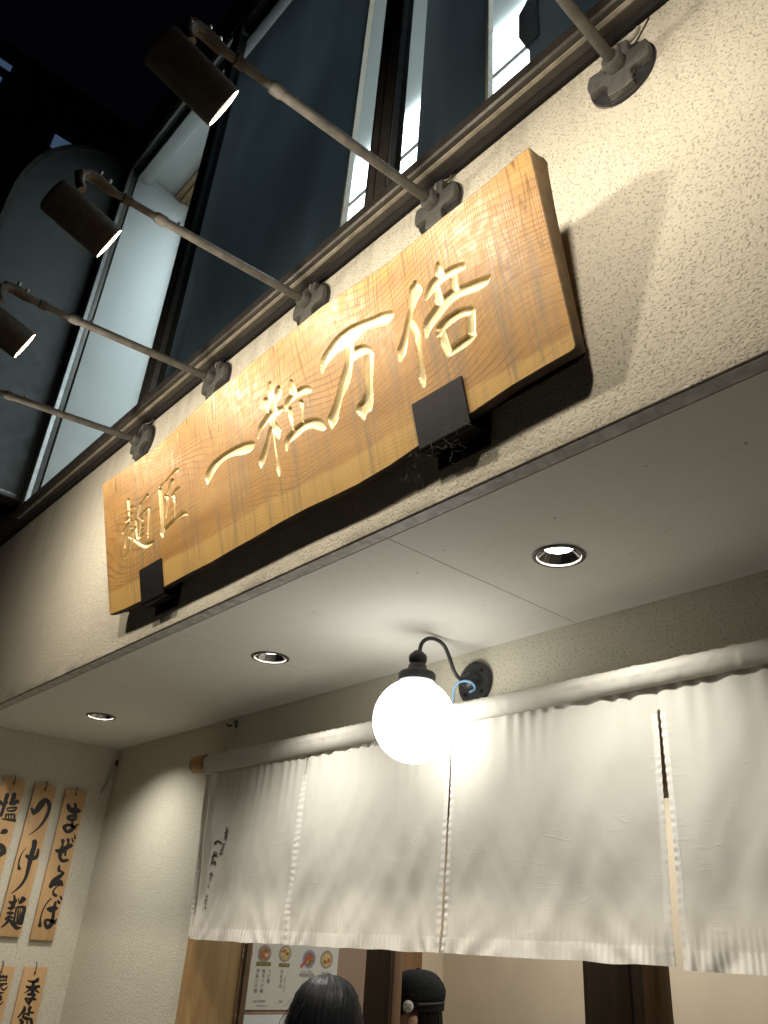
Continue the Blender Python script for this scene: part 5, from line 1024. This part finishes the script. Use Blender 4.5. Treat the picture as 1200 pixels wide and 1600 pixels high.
# ================================================================== MENU PLAQUES ON THE SIDE WALL
def plaque(y0, y1, z0, z1, key, label):
    x = -4.9
    t = thing('menu_plaque', label, 'plaque', (x, (y0 + y1) / 2, z1), 'wooden menu plaques on the side wall')
    MB().box(x + 0.010, x + 0.022, y0, y1, z0, z1, 0.0015).build('board', M['plaque'], t)
    if key:
        groups = []                       # strokes whose heights overlap belong to one character
        for st in sorted(PLAQUE_INK[key], key=lambda q: -max(max(p[1], p[3]) for p in q)):
            hi = max(max(p[1], p[3]) for p in st); lo = min(min(p[1], p[3]) for p in st)
            if groups and hi > groups[-1][1] + 6: groups[-1][0].append(st); groups[-1][1] = min(groups[-1][1], lo)
            else: groups.append([[st], lo])
        for g, _ in groups:
            ink_mesh(g, lambda y, z, k: (x + 0.0224 + 0.00008 * k, y, z)).build('character', M['ink'], t, smooth=False)
    yc = (y0 + y1) / 2
    h = MB(); h.tube([(x + 0.001, yc + 0.002, z1 + 0.022), (x + 0.012, yc + 0.002, z1 + 0.018), (x + 0.024, yc, z1 - 0.002), (x + 0.025, yc - 0.002, z1 - 0.022)], [0.002, 0.002, 0.002, 0.003], 8)
    h.sphere(0.0055, Matrix.Translation((x + 0.0245, yc - 0.002, z1 - 0.024)), 10, 8); h.build('hook', M['hook'], t)
    return t
plaque(1.836, 1.958, 1.556, 2.306, 'mazesoba', 'wooden menu plaque lettered まぜそば, nearest the corner in the upper row')
plaque(1.661, 1.782, 1.565, 2.307, 'tsukemen', 'wooden menu plaque lettered つけ麺, second from the corner in the upper row')
plaque(1.487, 1.608, 1.568, 2.312, 'shio', 'wooden menu plaque starting with 塩, at the left photo edge of the upper row')
plaque(1.846, 1.966, 0.69, 1.432, 'kisetsu', 'wooden menu plaque lettered 季節, nearest the corner in the lower row')
plaque(1.675, 1.796, 0.69, 1.433, 'nokou', 'wooden menu plaque with dense lettering, cut by the photo edge in the lower row')

# ================================================================== MENU POSTER INSIDE
PX = -3.692
PO = thing('menu_poster', 'white menu poster with round bowl pictures and columns of text inside the doorway', 'poster', (PX, 2.67, 1.33))
MB().box(PX - 0.006, PX, 2.392, 2.945, 1.330, 1.98).build('sheet', M['paper'], PO, smooth=False)
fx = lambda y, z, o: Matrix(((0, 0, 1, PX + o), (1, 0, 0, y), (0, 1, 0, z), (0, 0, 0, 1)))
for y, z, r, rimm, soup in ((2.404, 1.552, 0.030, 'bowl_rim', 'bowl_red'), (2.50, 1.556, 0.038, 'bowl_rim', 'bowl_red'), (2.618, 1.559, 0.036, 'bowl_rim', 'egg'), (2.764, 1.541, 0.040, 'bowl_blue', 'bowl_red'), (2.872, 1.542, 0.040, 'bowl_rim', 'egg')):
    b0 = MB().disc(r, 0, fx(y, z, 0.0008), 28).build('bowl_picture', M[rimm], PO, smooth=False)
    MB().disc(r * 0.74, 0, fx(y, z, 0.0014), 24).build('soup', M[soup], b0, smooth=False)
    for q in range(3):
        a = q * 2.1 + y * 40
        MB().disc(r * 0.24, 0, fx(y + r * 0.36 * math.cos(a), z + r * 0.36 * math.sin(a), 0.0020 + 0.0002 * q), 10).build('topping', M[('egg', 'olive', 'redp')[q]], b0, smooth=False)
def quad_yz(y0, y1, z0, z1, o, m, name):
    MB().poly([(PX + o, y0, z0), (PX + o, y1, z0), (PX + o, y1, z1), (PX + o, y0, z1)]).build(name, m, PO, smooth=False)
quad_yz(2.462, 2.541, 1.506, 1.522, 0.0026, M['olive'], 'price_bar')
quad_yz(2.590, 2.650, 1.505, 1.520, 0.0026, M['olive'], 'price_bar')
MB().poly([(PX + 0.0028, 2.712, 1.510), (PX + 0.0028, 2.722, 1.502), (PX + 0.0028, 2.765, 1.545), (PX + 0.0028, 2.752, 1.552)]).build('red_ribbon', M['redp'], PO, smooth=False)
def text(s, y, z, size, m, vertical=True, name='lettering'):
    cu = bpy.data.curves.new(name, 'FONT'); cu.body = '\n'.join(s) if vertical else s
    cu.size = size; cu.align_x = 'CENTER'; cu.space_line = 1.05
    o = bpy.data.objects.new(name, cu); COL.objects.link(o)
    bpy.context.view_layer.update()
    me = bpy.data.meshes.new_from_object(o.evaluated_get(bpy.context.evaluated_depsgraph_get()))
    bpy.data.objects.remove(o)
    me.materials.clear(); me.materials.append(m); me.name = name
    o2 = bpy.data.objects.new(name, me); COL.objects.link(o2); o2.parent = PO
    o2.matrix_local = Matrix.Translation(-Vector(PO.location)) @ fx(y, z, 0.0022)
for s, y in (('塩つけ麺', 2.412), ('特製つけ麺', 2.474), ('味玉つけ麺', 2.506), ('つけ麺', 2.538), ('まぜそば', 2.609)):
    text(s, y, 1.478, 0.019, M['greyink'])
text('お好みの味を', 2.632, 1.455, 0.010, M['greyink'])
text('季節限定麺', 2.757, 1.466, 0.018, M['greyink'], False)
text('詳しくは店内', 2.757, 1.484, 0.010, M['greyink'], False)
text('季節の麺', 2.872, 1.478, 0.013, M['greyink'], False)
text('大盛 特盛無料', 2.50, 1.360, 0.012, M['greyink'], False)
text('並盛', 2.62, 1.360, 0.012, M['greyink'], False)
text('表示価格は税込です', 2.52, 1.343, 0.008, M['greyink'], False)
quad_yz(2.393, 2.47, 1.3245, 1.3285, 0.0032, M['ink'], 'clip_line')

# ================================================================== SMALL THINGS
def hook(loc, n, pts, label):
    t = thing('wall_hook', label, 'hook', loc, 'hooks under the soffit')
    x, y, z = loc
    b = MB(); b.box(x - 0.012, x + 0.012, y - 0.010, y, z - 0.018, z + 0.018, 0.003)
    b.tube([(x, y - 0.008, z), (x - 0.03 * n, y - 0.022, z - 0.010), (x - 0.05 * n, y - 0.026, z + 0.004)], 0.005, 8)
    b.build('bracket', M['hook'], t)
    MB().sphere(0.006, Matrix.Translation((x + 0.004, y - 0.014, z + 0.004)), 10, 8).build('screw', M['bolt'], t)
    MB().tube(crom(pts, 4), [0.007 + 0.003 * noise.noise(Vector((i * 0.9, 2, 1))) for i in range((len(pts) - 1) * 4 + 1)], 8).build('cord', M['cord'], t)
hook((-3.585, 2.0995, 2.535), 1, [(-3.585, 2.085, 2.53), (-3.578, 2.08, 2.50), (-3.598, 2.078, 2.46), (-3.618, 2.080, 2.428), (-3.637, 2.086, 2.412)], 'small black wall hook with a pale frayed cord above the curtain rod end')
hook((-4.885, 2.0995, 2.49), -1, [(-4.872, 2.078, 2.49), (-4.868, 2.074, 2.44), (-4.872, 2.070, 2.39), (-4.880, 2.058, 2.345), (-4.886, 2.042, 2.312)], 'small black wall hook with hanging cord in the corner above the plaques')
def cobweb(c, u, v, n, spread, label, drop=0.0):
    t = MB(); c = Vector(c); u = Vector(u); v = Vector(v); rnd = random.Random(int(abs(c.x) * 1000))
    for i in range(n):
        a = c + u * rnd.gauss(0, 0.45) * spread + v * rnd.gauss(0, 0.45) * spread
        d = a + u * rnd.gauss(0, 0.5) * spread * 0.7 + v * rnd.gauss(0.1, 0.5) * spread * 0.7
        w = u.cross(v).normalized()
        mid = (a + d) / 2 + w * rnd.uniform(-0.01, 0.01) + Vector((0, 0, -rnd.uniform(0, 0.015)))
        t.tube([a, (a + mid) / 2 + w * 0.002, mid, (mid + d) / 2, d], 0.00022, 4, False)
    o = t.build('cobweb', M['web'], None); tag(o, label, 'cobweb', 'dusty cobwebs')
cobweb((-0.640, 1.190, 3.535), (0.9, -0.1, 0.3), (0.15, -0.25, -1), 44, 0.055, 'dusty cobweb under the right spotlight flange')
cobweb((-1.16, 1.150, 2.665), (1, 0, 0), (0, 0.6, -0.8), 22, 0.06, 'dusty cobweb hanging below the broad right bracket')
cobweb((-1.31, 1.150, 2.650), (0.5, 0, 0.2), (0, 0.6, -0.8), 14, 0.055, 'thin cobweb left of the broad right bracket under the board')

# ================================================================== PEOPLE
def skin_body(name, joints, edges, m, parent, levels=1):
    """joints: name -> (position, radius); one continuous body surface"""
    me = bpy.data.meshes.new(name)
    keys = list(joints); idx = {k: i for i, k in enumerate(keys)}
    me.from_pydata([joints[k][0] for k in keys], [(idx[a], idx[b]) for a, b in edges], [])
    o = bpy.data.objects.new(name, me); COL.objects.link(o)
    sk = o.modifiers.new('skin', 'SKIN'); sk.use_smooth_shade = True
    if not me.skin_vertices:
        bm = bmesh.new(); bm.from_mesh(me); bm.verts.layers.skin.verify(); bm.to_mesh(me); bm.free()
    for i, k in enumerate(keys):
        r = joints[k][1]; r = r if isinstance(r, tuple) else (r, r)
        me.skin_vertices[0].data[i].radius = r
        me.skin_vertices[0].data[i].use_root = (k == 'pelvis')
    sb = o.modifiers.new('sub', 'SUBSURF'); sb.levels = levels; sb.render_levels = levels
    bpy.context.view_layer.update()
    ev = o.evaluated_get(bpy.context.evaluated_depsgraph_get())
    nm = bpy.data.meshes.new_from_object(ev); nm.name = name
    bpy.data.objects.remove(o)
    nm.materials.clear(); nm.materials.append(m); nm.shade_smooth()
    ob = bpy.data.objects.new(name, nm); COL.objects.link(ob)
    ob.parent = parent
    return ob
def human(t, h):
    """standing adult facing +X in local space, height h"""
    k = h / 1.6
    J, E = {}, []
    def j(n, p, r): J[n] = (tuple(c * k for c in p), (r * k if not isinstance(r, tuple) else tuple(c * k for c in r)))
    j('pelvis', (0, 0, 0.86), (0.145, 0.105)); j('waist', (0, 0, 1.0), (0.12, 0.09)); j('chest', (-0.005, 0, 1.16), (0.15, 0.10)); j('upper', (-0.01, 0, 1.28), (0.125, 0.085))
    j('neck', (-0.005, 0, 1.355), 0.052); j('jaw', (0.012, 0, 1.42), (0.064, 0.072)); j('head', (0.0, 0, 1.495), (0.076, 0.094)); j('crown', (-0.004, 0, 1.555), (0.056, 0.066))
    j('nose', (0.098, 0, 1.462), 0.012)
    E += [('pelvis', 'waist'), ('waist', 'chest'), ('chest', 'upper'), ('upper', 'neck'), ('neck', 'jaw'), ('jaw', 'head'), ('head', 'crown'), ('jaw', 'nose')]
    for s, q in ((1, 'l'), (-1, 'r')):
        j('sh' + q, (-0.01, 0.165 * s, 1.285), 0.058); j('el' + q, (-0.03, 0.215 * s, 1.03), 0.042); j('wr' + q, (0.04, 0.215 * s, 0.82), 0.027)
        j('pa' + q, (0.055, 0.212 * s, 0.755), (0.020, 0.036))
        E += [('upper', 'sh' + q), ('sh' + q, 'el' + q), ('el' + q, 'wr' + q), ('wr' + q, 'pa' + q)]
        for f in range(4):
            a = 'f%d%s' % (f, q); x = 0.085 - 0.020 * f; ln = (0.066, 0.074, 0.070, 0.054)[f]
            j(a, (x, 0.212 * s, 0.715), 0.0088); j(a + 'm', (x + 0.008, 0.206 * s, 0.715 - ln * 0.55), 0.008); j(a + 't', (x + 0.008, 0.194 * s, 0.715 - ln), 0.007)
            E += [('pa' + q, a), (a, a + 'm'), (a + 'm', a + 't')]
        j('th' + q, (0.085, 0.200 * s, 0.775), 0.010); j('tt' + q, (0.108, 0.192 * s, 0.735), 0.008); E += [('wr' + q, 'th' + q), ('th' + q, 'tt' + q)]
        j('hi' + q, (0, 0.09 * s, 0.80), 0.088); j('kn' + q, (0.01, 0.095 * s, 0.46), 0.058); j('an' + q, (-0.01, 0.10 * s, 0.09), 0.038); j('to' + q, (0.13, 0.115 * s, 0.035), (0.042, 0.030)); j('he' + q, (-0.045, 0.10 * s, 0.04), 0.032)
        E += [('pelvis', 'hi' + q), ('hi' + q, 'kn' + q), ('kn' + q, 'an' + q), ('an' + q, 'to' + q), ('an' + q, 'he' + q)]
    return skin_body('body', J, E, M['skin'], t, 2)
def coat(t, h, m, name):
    k = h / 1.6
    b = MB()
    prof = [(0.055, 0.066, 1.345), (0.085, 0.12, 1.325), (0.105, 0.185, 1.29), (0.118, 0.200, 1.22), (0.12, 0.175, 1.10), (0.115, 0.16, 1.0), (0.128, 0.185, 0.85), (0.14, 0.20, 0.70)]
    rs = []
    for a, c, z in prof:
        rs.append([(k * (a * math.cos(2 * math.pi * i / 36) - 0.004), k * c * math.sin(2 * math.pi * i / 36), k * z + 0.002 * math.sin(i * 1.7)) for i in range(36)])
    b.rings(rs, True, False)
    for s in (1, -1):
        b.tube([(-0.01 * k, 0.15 * s * k, 1.285 * k), (-0.012 * k, 0.185 * s * k, 1.22 * k), (-0.028 * k, 0.215 * s * k, 1.03 * k), (0.036 * k, 0.215 * s * k, 0.835 * k)], [0.068 * k, 0.072 * k, 0.055 * k, 0.040 * k], 16)
    b.build(name, m, t, local=True)
    b = MB()
    for s in (1, -1):
        b.tube([(0, 0.088 * s * k, 0.86 * k), (0, 0.09 * s * k, 0.80 * k), (0.01 * k, 0.095 * s * k, 0.46 * k), (-0.008 * k, 0.10 * s * k, 0.075 * k)], [0.11 * k, 0.104 * k, 0.075 * k, 0.062 * k], 18)
    b.build('trousers', M['coat'], t, local=True)
    b = MB()
    for s in (1, -1):
        b.tube([(-0.06 * k, 0.10 * s * k, 0.045 * k), (0.02 * k, 0.105 * s * k, 0.050 * k), (0.10 * k, 0.112 * s * k, 0.042 * k), (0.165 * k, 0.118 * s * k, 0.034 * k)], [0.038 * k, 0.046 * k, 0.046 * k, 0.030 * k], 14)
    b.build('shoes', M['shirt'], t, local=True)
def hair_shell(t, h, prof, open_deg, m, ztop, seed, squash=0.92):
    """strand-ribbed shell; prof: (radius, drop below the top); open_deg: half angle left free round the face (+X)"""
    b = MB(); rs = []; n = 96
    for r, dz in prof:
        ring = []
        for i in range(n + 1):
            f = i / n
            od = open_deg if dz > 0.085 else open_deg * max(0, (dz - 0.03) / 0.055)
            a = R(od + (360 - 2 * od) * f)
            w = 1 + 0.055 * noise.noise(Vector((math.cos(a) * 9, math.sin(a) * 9, dz * 1.2 + seed))) + 0.016 * math.sin(a * 41 + seed)
            ring.append((r * w * math.cos(a) - 0.012, r * w * math.sin(a) * squash, ztop - dz + 0.004 * noise.noise(Vector((a * 6, seed, dz * 20)))))
        rs.append(ring)
    b.rings(rs, False, False)
    o = b.build('hair', m, t, local=True, angle=180)
    return o
# woman passing under the curtain, seen from behind
W = thing('person', 'person with long straight black hair and a dark coat, seen from behind under the curtain', 'person', (-1.985, 1.56, 0.0))
W.rotation_euler = (0, 0, R(128))
human(W, 1.50); coat(W, 1.50, M['coat'], 'coat')
hair_shell(W, 1.5, [(0.002, 0.0), (0.028, 0.003), (0.050, 0.011), (0.070, 0.026), (0.084, 0.046), (0.094, 0.072), (0.102, 0.105), (0.107, 0.145), (0.112, 0.19), (0.116, 0.25), (0.118, 0.32), (0.115, 0.42), (0.108, 0.50)], 52, M['hair'], 1.535, 3.0, 0.97)
b = MB(); rnd = random.Random(5)
for i in range(46):
    a = R(rnd.uniform(60, 300)); r0 = rnd.uniform(0.03, 0.112); z0 = 1.53 - (r0 / 0.115) ** 2.2 * 0.10
    p = Vector((r0 * math.cos(a) - 0.012, r0 * math.sin(a) * 0.97, z0)); o_ = Vector((math.cos(a), math.sin(a), 0))
    L = rnd.uniform(0.05, 0.13); k = rnd.uniform(0.004, 0.012)
    b.tube([p, p + o_ * k + Vector((0, 0, 0.003 - L * 0.25)), p + o_ * (k * 1.2 + (0.115 - r0) * 0.6) + Vector((0, 0, -L * 0.65)), p + o_ * (k + (0.118 - r0) * 0.95) + Vector((0, 0, -L))], [0.0006, 0.0005, 0.0004, 0.0002], 4, False)
o_ = b.build('stray_hair', M['hair'], W, local=True); o_['kind'] = 'stuff'
# customer in a black cap behind the door post
K = thing('person', 'person in a black cap with a white badge behind the brown door post', 'person', (-2.880, 2.732, 0.0))
K.rotation_euler = (0, 0, R(223))
human(K, 1.49); coat(K, 1.49, M['shirt'], 'shirt')
zt = 1.535
cap_o = MB(); rs = []
for r, dz in ((0.001, 0.0), (0.022, 0.0008), (0.045, 0.004), (0.066, 0.012), (0.083, 0.026), (0.095, 0.046), (0.101, 0.070), (0.1035, 0.095), (0.103, 0.112), (0.1015, 0.1135), (0.1025, 0.116), (0.1030, 0.150)):
    ring = []
    for i in range(64):
        a = 2 * math.pi * i / 64; f = min(1, dz / 0.05)
        w = 1 + f * (0.022 * noise.noise(Vector((math.cos(a) * 3, math.sin(a) * 3, dz * 18))) + 0.010 * noise.noise(Vector((math.cos(a) * 9, math.sin(a) * 9, dz * 50))))
        w *= 1 - 0.012 * math.exp(-((((a / (math.pi / 3)) + 0.5) % 1 - 0.5) / 0.035) ** 2) * (dz < 0.112)
        back = 0.010 * max(0, -math.cos(a)) * math.exp(-((dz - 0.075) / 0.035) ** 2)
        ring.append(((r * w * 1.06 + back) * math.cos(a) - 0.004, r * w * 0.88 * math.sin(a), zt - dz - 0.012 * math.cos(a) * (dz / 0.15) - 0.006 * max(0, -math.cos(a)) * f))
    rs.append(ring)
cap_o.rings(rs, True, False)
CP = cap_o.build('cap', M['cap'], K, local=True)
b = MB(); bt = []
for i in range(17):
    a = R(-62 + 124 * i / 16); bt.append(((0.104 * math.cos(a), 0.088 * math.sin(a), zt - 0.150 - 0.006), (0.104 * math.cos(a) + 0.070 * math.cos(a), 0.095 * math.sin(a), zt - 0.166 + 0.012 * math.cos(a * 1.2) - 0.012)))
for a, c in zip(bt, bt[1:]):
    b.rings([[a[0], a[1], (a[1][0], a[1][1], a[1][2] - 0.004), (a[0][0], a[0][1], a[0][2] - 0.004)], [c[0], c[1], (c[1][0], c[1][1], c[1][2] - 0.004), (c[0][0], c[0][1], c[0][2] - 0.004)]], True, True)
b.build('peak', M['cap'], CP, local=True)
MB().sphere(0.008, Matrix.Translation((0, 0, zt + 0.001)), 12, 8, (1, 1, 0.5)).build('button', M['cap'], CP, local=True)
b = MB(); b.tube([(0.1085 * math.cos(R(a)) * 1.0 - 0.004, 0.0915 * math.sin(R(a)), zt - 0.126 - 0.010 * math.cos(R(a))) for a in range(95, 266, 10)], 0.006, 8); b.build('strap', M['shirt'], CP, local=True)
side = 1     # the side turned to the street
bm_ = frame_to((0.028, 0.0895 * side, zt - 0.132), (0.10, side, 0.05))
bd = MB().lathe([(0.001, 0.0055), (0.019, 0.005), (0.0215, 0.003), (0.0215, 0.0)], bm_, 24).build('badge', M['badge'], CP, local=True)
for u, v in ((-0.008, 0.007), (0.008, 0.006), (0.0, -0.002), (-0.007, -0.009), (0.008, -0.009)):
    MB().disc(0.0034, 0.0062, bm_ @ Matrix.Translation((u, v, 0)), 8).build('badge_mark', M['greyink'], bd, local=True, smooth=False)
e = MB()
em = Matrix.Translation((0.008, 0.082 * side, zt - 0.190)) @ Matrix.Rotation(R(-18), 4, 'Y')
e.sphere(0.030, em, 18, 14, (0.62, 0.30, 1.0))
e.build('ear', M['skin'], K, local=True)
hair_shell(K, 1.5, [(0.090, 0.135), (0.094, 0.155), (0.096, 0.18), (0.099, 0.215), (0.103, 0.26), (0.100, 0.33), (0.09, 0.38)], 92, M['hair'], zt, 8.0, 0.86)
